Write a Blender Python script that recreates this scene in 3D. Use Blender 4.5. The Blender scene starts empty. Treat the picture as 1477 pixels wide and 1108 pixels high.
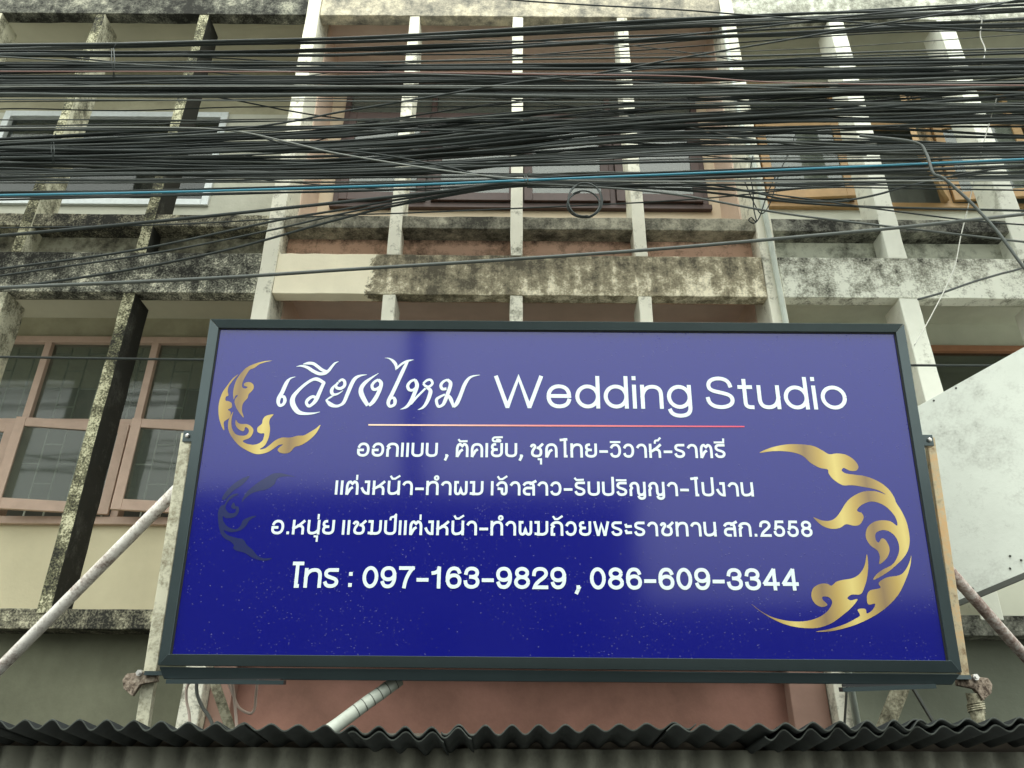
import bpy, bmesh, math, random
from mathutils import Vector, Matrix, Euler
random.seed(7)
S = bpy.context.scene
C = S.collection
R = math.radians

# ------------------------------------------------------------------ camera
EYE = 2.1
F_PX, CX, CY = 1130.0, 738.5, 554.0
PITCH, ROLL = 26.8, 0.42
cam_d = bpy.data.cameras.new('camera'); cam = bpy.data.objects.new('camera', cam_d); C.objects.link(cam)
CAM_R = Matrix.Rotation(R(90+PITCH), 3, 'X') @ Matrix.Rotation(R(ROLL), 3, 'Z')
cam.matrix_world = Matrix.Translation((0, 0, EYE)) @ CAM_R.to_4x4()
cam_d.sensor_width = 36.0
cam_d.lens = 36.0*F_PX/1477.0
cam_d.clip_start = 0.05; cam_d.clip_end = 500
S.camera = cam

# ------------------------------------------------------------------ sky, sun, exposure
SUN_EL, SUN_AZ = 63.0, 176.0          # high, soft, behind the viewer and a little to the left
w = bpy.data.worlds.new('World'); S.world = w; w.use_nodes = True
nt = w.node_tree
bg = nt.nodes['Background']
sky = nt.nodes.new('ShaderNodeTexSky'); sky.sky_type = 'NISHITA'; sky.sun_disc = False
sky.sun_elevation = R(SUN_EL); sky.sun_rotation = R(SUN_AZ)
sky.air_density = 1.0; sky.dust_density = 2.0; sky.ozone_density = 1.0
hs = nt.nodes.new('ShaderNodeHueSaturation'); hs.inputs['Saturation'].default_value = 0.16
nt.links.new(sky.outputs['Color'], hs.inputs['Color'])
# an even cloud deck: most of the sky's colour is levelled out
mx = nt.nodes.new('ShaderNodeMix'); mx.data_type = 'RGBA'; mx.inputs[0].default_value = 0.84
nt.links.new(hs.outputs['Color'], mx.inputs['A']); mx.inputs['B'].default_value = (8.0, 8.5, 7.9, 1)
# overcast: the deck grows brighter from the horizon to the zenith
tcw = nt.nodes.new('ShaderNodeTexCoord'); sxw = nt.nodes.new('ShaderNodeSeparateXYZ'); nt.links.new(tcw.outputs['Generated'], sxw.inputs[0])
grw = nt.nodes.new('ShaderNodeMapRange'); grw.inputs['From Min'].default_value = 0; grw.inputs['From Max'].default_value = .75
grw.inputs['To Min'].default_value = .50; grw.inputs['To Max'].default_value = 1.5; nt.links.new(sxw.outputs['Z'], grw.inputs['Value'])
scw = nt.nodes.new('ShaderNodeVectorMath'); scw.operation = 'SCALE'
nt.links.new(mx.outputs['Result'], scw.inputs[0]); nt.links.new(grw.outputs[0], scw.inputs['Scale'])
nt.links.new(scw.outputs[0], bg.inputs['Color'])
bg.inputs['Strength'].default_value = 0.15
sd = bpy.data.lights.new('sun', 'SUN'); sd.energy = 0.5; sd.angle = R(22); sd.color = (1, .97, .9)
so = bpy.data.objects.new('sun', sd); C.objects.link(so)
az = R(SUN_AZ)
sdir = Vector((math.sin(az)*math.cos(R(SUN_EL)), math.cos(az)*math.cos(R(SUN_EL)), math.sin(R(SUN_EL))))
so.rotation_euler = (-sdir).to_track_quat('-Z', 'Y').to_euler(); so.location = (0, -4, 12)
S.view_settings.view_transform = 'Standard'; S.view_settings.look = 'None'
S.view_settings.gamma = 1; S.view_settings.use_curve_mapping = False
S.view_settings.exposure = 1.18
S.cycles.diffuse_bounces = 7; S.cycles.max_bounces = 14

# ------------------------------------------------------------------ helpers
def ray(px, py):
    return CAM_R @ Vector(((px-CX)/F_PX, -(py-CY)/F_PX, -1.0))
ORG = Vector((0, 0, EYE))
def at(px, py, Y):
    d = ray(px, py); return ORG + d*(Y/d.y)
def hit(px, py, p0, n):
    d = ray(px, py); return ORG + d*((p0-ORG).dot(n)/d.dot(n))

def box(bm, x0, x1, y0, y1, z0, z1):
    vs = [bm.verts.new((x, y, z)) for x in (x0, x1) for y in (y0, y1) for z in (z0, z1)]
    for f in ((0,1,3,2),(4,6,7,5),(0,4,5,1),(2,3,7,6),(0,2,6,4),(1,5,7,3)):
        bm.faces.new([vs[i] for i in f])
    return vs
def bar(bm, a, b, wd, dp, up=(0, 0, 1)):
    a, b = Vector(a), Vector(b); d = (b-a).normalized(); up = Vector(up)
    s = d.cross(up)
    if s.length < 1e-4: s = d.cross(Vector((0, 1, 0)))
    s.normalize(); t = s.cross(d).normalized()
    vs = []
    for p in (a, b):
        for i, j in ((-1,-1),(1,-1),(1,1),(-1,1)):
            vs.append(bm.verts.new(p + s*(i*wd/2) + t*(j*dp/2)))
    bm.faces.new(vs[0:4][::-1]); bm.faces.new(vs[4:8])
    for k in range(4):
        bm.faces.new((vs[k], vs[(k+1) % 4], vs[4+(k+1) % 4], vs[4+k]))
def tube(bm, pts, r, n=7, caps=True):
    pts = [Vector(p) for p in pts]; rings = []; ref = None
    for i, p in enumerate(pts):
        d = (pts[min(i+1, len(pts)-1)] - pts[max(i-1, 0)]).normalized()
        if ref is None:
            ref = d.cross(Vector((0, 0, 1)))
            if ref.length < .1: ref = d.cross(Vector((0, 1, 0)))
        ref = (ref - d*ref.dot(d)).normalized(); b = d.cross(ref)
        rr = r[i] if isinstance(r, (list, tuple)) else r
        rings.append([bm.verts.new(p + (ref*math.cos(2*math.pi*k/n) + b*math.sin(2*math.pi*k/n))*rr) for k in range(n)])
    for q0, q1 in zip(rings, rings[1:]):
        for k in range(n):
            f = bm.faces.new((q0[k], q0[(k+1) % n], q1[(k+1) % n], q1[k])); f.smooth = True
    if caps:
        bm.faces.new(rings[0][::-1]); bm.faces.new(rings[-1])
def spline(pts, sub=6, closed=False):
    out = []; n = len(pts)
    rng = range(n if closed else n-1)
    g = lambda i: pts[i % n] if closed else pts[max(0, min(n-1, i))]
    for i in rng:
        p0, p1, p2, p3 = g(i-1), g(i), g(i+1), g(i+2)
        for k in range(sub):
            t = k/sub
            out.append(tuple(.5*((2*b)+(-a+c)*t+(2*a-5*b+4*c-d)*t*t+(-a+3*b-3*c+d)*t**3) for a, b, c, d in zip(p0, p1, p2, p3)))
    if not closed: out.append(tuple(pts[-1]))
    return out
def obj(name, bm, m, parent=None, bevel=0, recalc=True):
    me = bpy.data.meshes.new(name)
    if recalc: bmesh.ops.recalc_face_normals(bm, faces=bm.faces)
    bm.to_mesh(me); bm.free()
    for mm in (m if isinstance(m, (list, tuple)) else [m]): me.materials.append(mm)
    o = bpy.data.objects.new(name, me); C.objects.link(o)
    if parent:
        o.parent = parent
    if bevel:
        b = o.modifiers.new('bevel', 'BEVEL'); b.width = bevel; b.segments = 2; b.limit_method = 'ANGLE'
    return o
def thing(name, label, cat, group=None, loc=(0, 0, 0)):
    o = bpy.data.objects.new(name, None); C.objects.link(o); o.location = loc; o.empty_display_size = .2
    return tag(o, label, cat, group)
def tag(o, label, cat, group=None):
    o['label'] = label; o['category'] = cat
    if group: o['group'] = group
    return o
def struct(o):
    o['kind'] = 'structure'; return o
def BM(): return bmesh.new()

# ------------------------------------------------------------------ materials
def srgb(r, g, b):
    f = lambda c: (c/255/12.92) if c/255 <= .04045 else ((c/255+.055)/1.055)**2.4
    return (f(r), f(g), f(b), 1)
def mat(name, col, rough=.6, metal=0, spec=.5, var=0.0, vscale=6.0, bump=0.0, bscale=40.0):
    m = bpy.data.materials.new(name); m.use_nodes = True; t = m.node_tree; p = t.nodes['Principled BSDF']
    p.inputs['Base Color'].default_value = col if len(col) == 4 else (*col, 1)
    p.inputs['Roughness'].default_value = rough; p.inputs['Metallic'].default_value = metal
    p.inputs['Specular IOR Level'].default_value = spec
    if var or bump:
        g = t.nodes.new('ShaderNodeNewGeometry')
        if var:
            n = t.nodes.new('ShaderNodeTexNoise'); n.inputs['Scale'].default_value = vscale; n.inputs['Detail'].default_value = 8
            n.inputs['Roughness'].default_value = .65
            t.links.new(g.outputs['Position'], n.inputs['Vector'])
            r = t.nodes.new('ShaderNodeValToRGB')
            c = p.inputs['Base Color'].default_value
            r.color_ramp.elements[0].position = .3; r.color_ramp.elements[1].position = .7
            r.color_ramp.elements[0].color = (c[0]*(1-var), c[1]*(1-var), c[2]*(1-var*1.1), 1)
            r.color_ramp.elements[1].color = (min(1, c[0]*(1+var*.6)), min(1, c[1]*(1+var*.6)), min(1, c[2]*(1+var*.6)), 1)
            t.links.new(n.outputs['Fac'], r.inputs['Fac']); t.links.new(r.outputs['Color'], p.inputs['Base Color'])
        if bump:
            n2 = t.nodes.new('ShaderNodeTexNoise'); n2.inputs['Scale'].default_value = bscale; n2.inputs['Detail'].default_value = 6
            t.links.new(g.outputs['Position'], n2.inputs['Vector'])
            b = t.nodes.new('ShaderNodeBump'); b.inputs['Strength'].default_value = bump; b.inputs['Distance'].default_value = .01
            t.links.new(n2.outputs['Fac'], b.inputs['Height']); t.links.new(b.outputs['Normal'], p.inputs['Normal'])
    return m
def stained(name, paint, grime, cover, seed=0.0, scale=1.0, dark=(.018, .018, .014), speck=.5, zband=None, clean=None, streak=.3):
    """painted plaster with black mould: broad patches, rain streaks and fine speckle"""
    m = bpy.data.materials.new(name); m.use_nodes = True; t = m.node_tree; p = t.nodes['Principled BSDF']
    N = t.nodes.new; L = t.links.new
    p.inputs['Roughness'].default_value = .85; p.inputs['Specular IOR Level'].default_value = .25
    g = N('ShaderNodeNewGeometry')
    off = N('ShaderNodeVectorMath'); off.operation = 'ADD'; off.inputs[1].default_value = (seed*3.1, seed*1.7, seed*2.3)
    L(g.outputs['Position'], off.inputs[0])
    def noise(sc, det, rough=.62, mp=None):
        n = N('ShaderNodeTexNoise'); n.inputs['Scale'].default_value = sc; n.inputs['Detail'].default_value = det
        n.inputs['Roughness'].default_value = rough
        if mp:
            q = N('ShaderNodeVectorMath'); q.operation = 'MULTIPLY'; q.inputs[1].default_value = mp
            L(off.outputs[0], q.inputs[0]); L(q.outputs[0], n.inputs['Vector'])
        else: L(off.outputs[0], n.inputs['Vector'])
        return n.outputs['Fac']
    def math_(op, a, b):
        q = N('ShaderNodeMath'); q.operation = op
        for i, v in enumerate((a, b)):
            if hasattr(v, 'links') or hasattr(v, 'is_linked'): L(v, q.inputs[i])
            else: q.inputs[i].default_value = v
        return q.outputs[0]
    n1 = noise(1.9*scale, 9, .68); n2 = noise(9*scale, 8, .7); n3 = noise(2.2, 6, .6, (5, 5, .7)); n4 = noise(70, 3, .6)
    v = math_('ADD', math_('MULTIPLY', n1, .62-streak*.5), math_('MULTIPLY', n2, .38))
    v = math_('ADD', v, math_('MULTIPLY', n3, streak*.5))
    v = math_('ADD', v, math_('MULTIPLY', math_('SUBTRACT', n4, .5), .32*speck))
    if zband:                                   # mould sits thicker along one edge of the member
        z0, z1, amt = zband
        sx = N('ShaderNodeSeparateXYZ'); L(g.outputs['Position'], sx.inputs[0])
        mr = N('ShaderNodeMapRange'); mr.inputs['From Min'].default_value = z0; mr.inputs['From Max'].default_value = z1
        mr.inputs['To Min'].default_value = 0; mr.inputs['To Max'].default_value = amt; L(sx.outputs['Z'], mr.inputs['Value'])
        v = math_('ADD', v, mr.outputs[0])
    for x0, x1, amt in (clean or ()):           # a repainted patch (or, negative, a dirtier run)
        fz = .03 if amt > 0 else .28
        sx = N('ShaderNodeSeparateXYZ'); L(g.outputs['Position'], sx.inputs[0])
        xx = math_('ADD', sx.outputs['X'], math_('MULTIPLY', math_('SUBTRACT', n2, .5), .25))
        a = N('ShaderNodeMapRange'); a.interpolation_type = 'SMOOTHSTEP'; a.inputs['From Min'].default_value = x0-fz; a.inputs['From Max'].default_value = x0+fz; L(xx, a.inputs['Value'])
        b = N('ShaderNodeMapRange'); b.interpolation_type = 'SMOOTHSTEP'; b.inputs['From Min'].default_value = x1+fz; b.inputs['From Max'].default_value = x1-fz; L(xx, b.inputs['Value'])
        v = math_('SUBTRACT', v, math_('MULTIPLY', math_('MULTIPLY', a.outputs[0], b.outputs[0]), amt))
    r = N('ShaderNodeValToRGB'); e = r.color_ramp.elements
    c0 = .5 + (0.5-cover)*.34
    e[0].position = max(0, c0-.10); e[0].color = (*paint, 1)
    e[1].position = min(1, c0+.075); e[1].color = (*dark, 1)
    k = e.new(c0-.02); k.color = (*grime, 1)
    L(v, r.inputs['Fac'])
    # slight tone drift of the paint itself
    tn = noise(3.3, 5); tr = N('ShaderNodeMapRange'); tr.inputs['To Min'].default_value = .82; tr.inputs['To Max'].default_value = 1.1; L(tn, tr.inputs['Value'])
    mu = N('ShaderNodeVectorMath'); mu.operation = 'SCALE'; L(r.outputs['Color'], mu.inputs[0]); L(tr.outputs[0], mu.inputs['Scale'])
    L(mu.outputs[0], p.inputs['Base Color'])
    bp = N('ShaderNodeBump'); bp.inputs['Strength'].default_value = .35; bp.inputs['Distance'].default_value = .006
    L(n2, bp.inputs['Height']); L(bp.outputs['Normal'], p.inputs['Normal'])
    return m
def glass(name, tint, refl=.25, rough=.04, alpha=.45):
    m = bpy.data.materials.new(name); m.use_nodes = True; t = m.node_tree
    N = t.nodes.new; L = t.links.new
    out = t.nodes['Material Output']; p = t.nodes['Principled BSDF']
    p.inputs['Base Color'].default_value = (*tint, 1); p.inputs['Roughness'].default_value = rough
    p.inputs['Specular IOR Level'].default_value = refl*2
    g = N('ShaderNodeNewGeometry'); n = N('ShaderNodeTexNoise'); n.inputs['Scale'].default_value = 2.5; n.inputs['Detail'].default_value = 4
    L(g.outputs['Position'], n.inputs['Vector'])
    b = N('ShaderNodeBump'); b.inputs['Strength'].default_value = .06; b.inputs['Distance'].default_value = .02
    L(n.outputs['Fac'], b.inputs['Height']); L(b.outputs['Normal'], p.inputs['Normal'])
    tr = N('ShaderNodeBsdfTransparent'); tr.inputs['Color'].default_value = (.85, .9, .86, 1)
    mixs = N('ShaderNodeMixShader'); mixs.inputs[0].default_value = alpha
    L(p.outputs[0], mixs.inputs[1]); L(tr.outputs[0], mixs.inputs[2]); L(mixs.outputs[0], out.inputs['Surface'])
    return m

M = {}
M['asphalt'] = mat('unseen road paled for bounce', (.30, .295, .28), .9, var=.3, vscale=3, bump=.4, bscale=60)  # unseen road, colour raised to bounce light up into the recesses
M['pavement'] = mat('pavement', (.40, .39, .36), .9, var=.25, vscale=2, bump=.3)  # out of view, paled as well to throw light upward
GREEN = (.012, .014, .010)
M['beam_l'] = stained('stained plaster left', (.66, .64, .50), (.17, .17, .135), .50, 1.0, 1.5, speck=1.1, streak=.25, zband=(EYE+3.385, EYE+3.765, .04))
M['beam_c'] = stained('stained plaster centre', (.88, .81, .62), (.34, .30, .205), .38, 2.35, 1.1, dark=(.10, .088, .062), speck=.5, streak=.6, zband=(EYE+3.385, EYE+3.765, .05), clean=((-1.9, -1.14, .26), (-1.25, .5, -.032)))
M['beam_ctop'] = stained('stained plaster centre top', (.68, .61, .45), (.36, .33, .26), .46, 4.1, 1.1, dark=(.12, .12, .105), speck=.4)
M['beam_r'] = stained('stained plaster right', (.74, .75, .65), (.33, .33, .27), .22, 5.2, 1.3, speck=.7, streak=.45, zband=(EYE+3.45, EYE+3.765, .085))
M['beam_rtop'] = stained('stained plaster right top', (.66, .68, .58), (.33, .33, .27), .40, 5.9, 1.1, dark=(.09, .095, .08), speck=.5, streak=.4)
M['beam_dark'] = stained('blackened plaster', (.40, .39, .30), (.13, .13, .105), .58, 6.3, 1.2, speck=.7)
M['fin_l'] = stained('mouldy fin plaster', (.52, .50, .34), (.14, .135, .08), .50, 7.1, 1.6, speck=1.3, streak=.1)
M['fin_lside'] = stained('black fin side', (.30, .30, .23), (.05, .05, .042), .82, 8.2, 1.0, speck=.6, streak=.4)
M['fin_lite'] = stained('pale fin plaster', (.62, .60, .45), (.25, .24, .17), .30, 9.3, 1.1, speck=.7, streak=.5)
M['fin_c'] = stained('white fin paint', (.76, .74, .62), (.30, .29, .23), .17, 3.7, 1.3, dark=(.05, .05, .04), speck=.5, streak=.4)
M['fin_cdark'] = stained('greyed fin paint', (.50, .47, .38), (.19, .18, .14), .55, 11.7, 1.1, dark=(.05, .05, .04), speck=.6, streak=.5)
M['fin_r'] = stained('white right fin paint', (.78, .79, .69), (.40, .40, .33), .07, 12.9, 1.2, speck=.4, streak=.3)
M['ledge_l'] = stained('ledge plaster left', (.46, .44, .31), (.16, .15, .105), .58, 13.1, 1.6, speck=1.2)
M['ledge_c'] = stained('ledge plaster centre', (.40, .38, .29), (.20, .19, .145), .50, 14.4, 1.2, dark=(.05, .048, .036), speck=.5)
M['ledge_r'] = stained('ledge plaster right', (.36, .36, .29), (.17, .17, .14), .52, 15.6, 1.2, speck=.6)
M['wall_olive'] = mat('olive plaster', (.36, .34, .235), .85, var=.3, vscale=2.5, bump=.2)
M['wall_cream'] = mat('cream plaster', (.62, .56, .38), .85, var=.08, vscale=2.5, bump=.15)
M['wall_grey'] = mat('grey block wall', (.46, .46, .38), .88, var=.12, vscale=4, bump=.3)
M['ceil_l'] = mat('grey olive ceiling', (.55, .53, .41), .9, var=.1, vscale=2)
M['wall_beige'] = mat('beige cream plaster', (.66, .55, .40), .85, var=.1, vscale=2.5, bump=.15)
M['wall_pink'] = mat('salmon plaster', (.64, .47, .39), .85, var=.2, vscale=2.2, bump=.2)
M['wall_pinkl'] = mat('pale pink plaster', (.68, .52, .42), .85, var=.12, vscale=2.2, bump=.15)
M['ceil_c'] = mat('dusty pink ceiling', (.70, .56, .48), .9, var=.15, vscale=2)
M['wall_green'] = mat('pale grey green plaster', (.60, .62, .52), .88, var=.12, vscale=2, bump=.15)
M['wall_white'] = mat('off white plaster', (.68, .69, .58), .85, var=.08, vscale=2)
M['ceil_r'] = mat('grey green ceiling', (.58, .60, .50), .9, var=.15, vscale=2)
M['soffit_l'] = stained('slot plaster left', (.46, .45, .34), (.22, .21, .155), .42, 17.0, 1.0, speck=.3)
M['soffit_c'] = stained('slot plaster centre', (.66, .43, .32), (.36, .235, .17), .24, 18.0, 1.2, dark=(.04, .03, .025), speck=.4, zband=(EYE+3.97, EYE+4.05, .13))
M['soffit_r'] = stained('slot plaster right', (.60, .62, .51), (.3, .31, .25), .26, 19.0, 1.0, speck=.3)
M['low_l'] = mat('shaded olive plaster', (.12, .122, .08), .85, var=.34, vscale=2.2, bump=.15)  # lower walls: shade from sign and awning put into the colour
M['low_c'] = mat('shaded salmon plaster', (.31, .158, .122), .85, var=.34, vscale=2.2, bump=.15)  # pink wall darkened in colour for the shade below the sign
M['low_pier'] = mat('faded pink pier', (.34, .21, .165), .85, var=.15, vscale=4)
M['low_r'] = mat('shaded grey green plaster', (.115, .125, .092), .85, var=.18, vscale=2.2, bump=.15)  # shade painted in here too, darker than the walls above
M['salmon_wood'] = mat('salmon painted wood', (.52, .375, .295), .6, var=.12, vscale=9)
M['brown_wood'] = mat('dark brown wood', (.065, .036, .03), .55, var=.2, vscale=9)
M['tan_wood'] = mat('tan painted wood', (.43, .27, .12), .55, var=.15, vscale=9)
M['white_alu'] = mat('white aluminium', (.62, .66, .66), .4, var=.1, vscale=25)
M['rust_wood'] = mat('reddish wood', (.36, .17, .09), .6, var=.12, vscale=9)
M['glass_l'] = glass('dusty window glass', (.10, .115, .095), .45, .07, .5)
M['glass_c'] = glass('window glass', (.13, .14, .12), .5, .05, .30)
M['glass_r'] = glass('greenish window glass', (.12, .14, .115), .5, .05, .30)
M['glass_dk'] = glass('dark window glass', (.02, .022, .02), .4, .05, .5)
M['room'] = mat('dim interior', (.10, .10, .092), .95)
M['curtain'] = mat('pale net curtain', (.17, .185, .16), .95, var=.25, vscale=4)
M['grille'] = mat('grey grille steel', (.62, .66, .58), .5, var=.2, vscale=20)
M['cable'] = mat('black cable sheath', (.019, .025, .0235), .55, spec=.3, var=.3, vscale=9)
M['cable_g'] = mat('dusty grey cable', (.055, .064, .058), .5, var=.3, vscale=9)
M['cable_l'] = mat('pale grey cable', (.17, .18, .165), .5, var=.2, vscale=9)
M['cable_r'] = mat('reddish cable', (.17, .09, .075), .5)
M['cable_teal'] = mat('teal cable', (.012, .15, .22), .4)
M['white_cord'] = mat('white cord', (.46, .46, .41), .6)
M['pink_cord'] = mat('pale pink flex', (.66, .52, .44), .55)
M['pipe'] = stained('painted steel pipe', (.70, .67, .62), (.48, .43, .39), .26, 21.0, 3, dark=(.14, .09, .07), speck=.8)
M['pipe_rust'] = stained('rusty steel pipe', (.50, .46, .42), (.33, .26, .23), .42, 22.0, 4, dark=(.16, .10, .08), speck=.8)
M['pvc'] = mat('grey pvc conduit', (.48, .52, .46), .45, var=.15, vscale=8)
M['brace_pvc'] = mat('dull plastic pipe', (.36, .385, .335), .6, var=.3, vscale=9)
M['angle'] = stained('weathered cream steel', (.58, .56, .43), (.36, .34, .25), .32, 23.0, 3, dark=(.16, .12, .07), speck=.7)
M['angle_tan'] = stained('tan rusted steel', (.50, .33, .17), (.42, .36, .24), .38, 24.0, 2.5, dark=(.2, .13, .07), speck=.5)
M['brace'] = stained('flaking cream brace', (.50, .47, .34), (.28, .26, .18), .42, 25.0, 4, dark=(.1, .09, .06), speck=.9)
M['rusty_plate'] = stained('rusty plate', (.40, .35, .28), (.25, .20, .155), .42, 26.0, 5, dark=(.05, .035, .025), speck=.9)
M['bolt'] = mat('bolt steel', (.6, .58, .55), .3, metal=.9)
M['board'] = stained('white painted board', (.59, .62, .56), (.50, .52, .47), .17, 27.0, 1.1, dark=(.28, .29, .25), speck=.6, streak=.1)
M['dark_steel'] = mat('dark steel edge', (.06, .065, .055), .5)
M['roof_sheet'] = mat('dark roof sheet', (.012, .014, .014), .7, spec=.12, var=.35, vscale=7)
M['roof_rim'] = mat('lit sheet edge', (.045, .05, .046), .8, spec=.1, var=.4, vscale=20)  # paler than the sheet: light caught on the rim, put into colour
M['fascia'] = stained('grubby fascia sheet', (.215, .215, .175), (.16, .16, .13), .25, 28.0, 1.2, dark=(.2, .2, .16), speck=.4, streak=.6)
M['timber'] = mat('old timber', (.12, .10, .08), .8, var=.3, vscale=6)
M['facing'] = mat('street facade render', (.055, .055, .05), .85, var=.25, vscale=.6)
M['facing_dk'] = mat('street window', (.02, .022, .025), .2)
M['concrete_pole'] = mat('pole concrete', (.07, .068, .06), .9, var=.15, vscale=3)
# the sign
M['frame'] = mat('dark grey green coated metal', (.046, .064, .068), .22, metal=.4, spec=.5, var=.12, vscale=3)
M['frame_in'] = mat('black gasket and seam shade', (.008, .009, .01), .6)
M['letter'] = mat('white vinyl', (.58, .66, .68), .35)
def sign_panel():
    m = bpy.data.materials.new('wet blue sign face'); m.use_nodes = True; t = m.node_tree; p = t.nodes['Principled BSDF']
    N = t.nodes.new; L = t.links.new
    p.inputs['Base Color'].default_value = (.0045, .006, .150, 1)
    p.inputs['Roughness'].default_value = .11; p.inputs['IOR'].default_value = 1.6
    tc = N('ShaderNodeTexCoord')
    def drops(sc, keep, rad):
        v = N('ShaderNodeTexVoronoi'); v.inputs['Scale'].default_value = sc; v.inputs['Randomness'].default_value = 1
        L(tc.outputs['Object'], v.inputs['Vector'])
        d = N('ShaderNodeMapRange'); d.interpolation_type = 'SMOOTHSTEP'
        d.inputs['From Min'].default_value = rad; d.inputs['From Max'].default_value = 0.0
        L(v.outputs['Distance'], d.inputs['Value'])
        s = N('ShaderNodeSeparateColor'); L(v.outputs['Color'], s.inputs[0])
        k = N('ShaderNodeMath'); k.operation = 'GREATER_THAN'; k.inputs[1].default_value = keep; L(s.outputs[0], k.inputs[0])
        mu = N('ShaderNodeMath'); mu.operation = 'MULTIPLY'; L(d.outputs[0], mu.inputs[0]); L(k.outputs[0], mu.inputs[1])
        return mu.outputs[0]
    a = drops(52, .76, .17); b = drops(80, .66, .24)
    pn = N('ShaderNodeTexNoise'); pn.inputs['Scale'].default_value = 3.0; L(tc.outputs['Object'], pn.inputs['Vector'])
    pk = N('ShaderNodeMapRange'); pk.inputs['From Min'].default_value = .42; pk.inputs['From Max'].default_value = .62; L(pn.outputs['Fac'], pk.inputs['Value'])
    b2 = N('ShaderNodeMath'); b2.operation = 'MULTIPLY'; L(b, b2.inputs[0]); L(pk.outputs[0], b2.inputs[1])
    ad = N('ShaderNodeMath'); ad.operation = 'ADD'; L(a, ad.inputs[0]); L(b2.outputs[0], ad.inputs[1])
    # the sheet is not quite flat
    wv = N('ShaderNodeTexNoise'); wv.inputs['Scale'].default_value = 1.1; wv.inputs['Detail'].default_value = 1; L(tc.outputs['Object'], wv.inputs['Vector'])
    b1 = N('ShaderNodeBump'); b1.inputs['Strength'].default_value = .03; b1.inputs['Distance'].default_value = .1; L(wv.outputs['Fac'], b1.inputs['Height'])
    bp = N('ShaderNodeBump'); bp.inputs['Strength'].default_value = .9; bp.inputs['Distance'].default_value = .0017
    L(ad.outputs[0], bp.inputs['Height']); L(b1.outputs['Normal'], bp.inputs['Normal']); L(bp.outputs['Normal'], p.inputs['Normal'])
    return m
M['panel'] = sign_panel()
def gold(name, c_dark, c_mid, c_lite, sx, ph):
    m = bpy.data.materials.new(name); m.use_nodes = True; t = m.node_tree; p = t.nodes['Principled BSDF']
    N = t.nodes.new; L = t.links.new
    tc = N('ShaderNodeTexCoord'); s = N('ShaderNodeSeparateXYZ'); L(tc.outputs['Object'], s.inputs[0])
    a = N('ShaderNodeMath'); a.operation = 'MULTIPLY_ADD'; a.inputs[1].default_value = sx; a.inputs[2].default_value = ph; L(s.outputs['X'], a.inputs[0])
    f = N('ShaderNodeMath'); f.operation = 'PINGPONG'; f.inputs[1].default_value = 1; L(a.outputs[0], f.inputs[0])
    r = N('ShaderNodeValToRGB'); e = r.color_ramp.elements
    e[0].color = (*c_dark, 1); e[1].color = (*c_lite, 1); k = e.new(.5); k.color = (*c_mid, 1)
    L(f.outputs[0], r.inputs['Fac']); L(r.outputs['Color'], p.inputs['Base Color'])
    p.inputs['Roughness'].default_value = .3
    return m
M['gold'] = gold('printed gold', (.19, .125, .06), (.36, .25, .07), (.52, .42, .14), 6.5, .2)
M['ghost'] = mat('faded olive print', (.018, .024, .085), .12)
def rule_mat():
    m = bpy.data.materials.new('gold to red rule'); m.use_nodes = True; t = m.node_tree; p = t.nodes['Principled BSDF']
    N = t.nodes.new; L = t.links.new
    tc = N('ShaderNodeTexCoord'); s = N('ShaderNodeSeparateXYZ'); L(tc.outputs['Object'], s.inputs[0])
    a = N('ShaderNodeMapRange'); a.inputs['From Min'].default_value = -.8; a.inputs['From Max'].default_value = 1.2; L(s.outputs['X'], a.inputs['Value'])
    r = N('ShaderNodeValToRGB'); e = r.color_ramp.elements; e[0].color = (.75, .55, .42, 1); e[1].color = (.6, .06, .12, 1); e.new(.45).color = (.62, .2, .2, 1)
    L(a.outputs[0], r.inputs['Fac']); L(r.outputs['Color'], p.inputs['Base Color']); return m
M['rule'] = rule_mat()

# ------------------------------------------------------------------ ground and the street behind the viewer
bm = BM(); box(bm, -60, 60, -60, 2.2, -.2, 0.0); struct(obj('road', bm, M['asphalt']))
bm = BM(); box(bm, -60, 60, 2.2, 40, -.2, .13); struct(obj('pavement', bm, M['pavement']))

def street_block(label, x0, x1, y, h, nx, nz):
    t = thing('opposite_building', label, 'building', 'buildings across the street', (0, 0, 0))
    bm = BM(); box(bm, x0, x1, y-8, y, 0.01, h); obj('wall', bm, M['facing'], t)
    bm = BM(); box(bm, x0-.05, x1+.05, y-8.05, y+.25, h+.002, h+.28); obj('parapet', bm, M['facing'], t)
    bm = BM()
    for i in range(nx):
        for k in range(nz):
            cx = x0+(i+.5)*(x1-x0)/nx; z = 1.0+k*3.1
            box(bm, cx-.7, cx+.7, y-.05, y+.03, z, z+1.5)
    o = obj('window', bm, M['facing_dk'], t)
street_block('long low building mirrored dark across lower left of blue sign', -15.5, 2.75, -9.0, 4.75, 6, 1)
street_block('low shed mirrored in lower right of blue sign face', 3.3, 14, -13.0, 2.4, 4, 1)

# ------------------------------------------------------------------ shophouses
Y0 = 5.16                     # front plane of the concrete fins
YW = 5.94                     # window wall
FL = 3.20                     # storey height
def Z(r): return EYE + r
BEAM0, BEAM1 = 3.385, 3.765   # floor beam (above eye)
LEDGE0, LEDGE1 = .84, .965    # window ledge of the lower storey
FIN_D = .26

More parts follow.
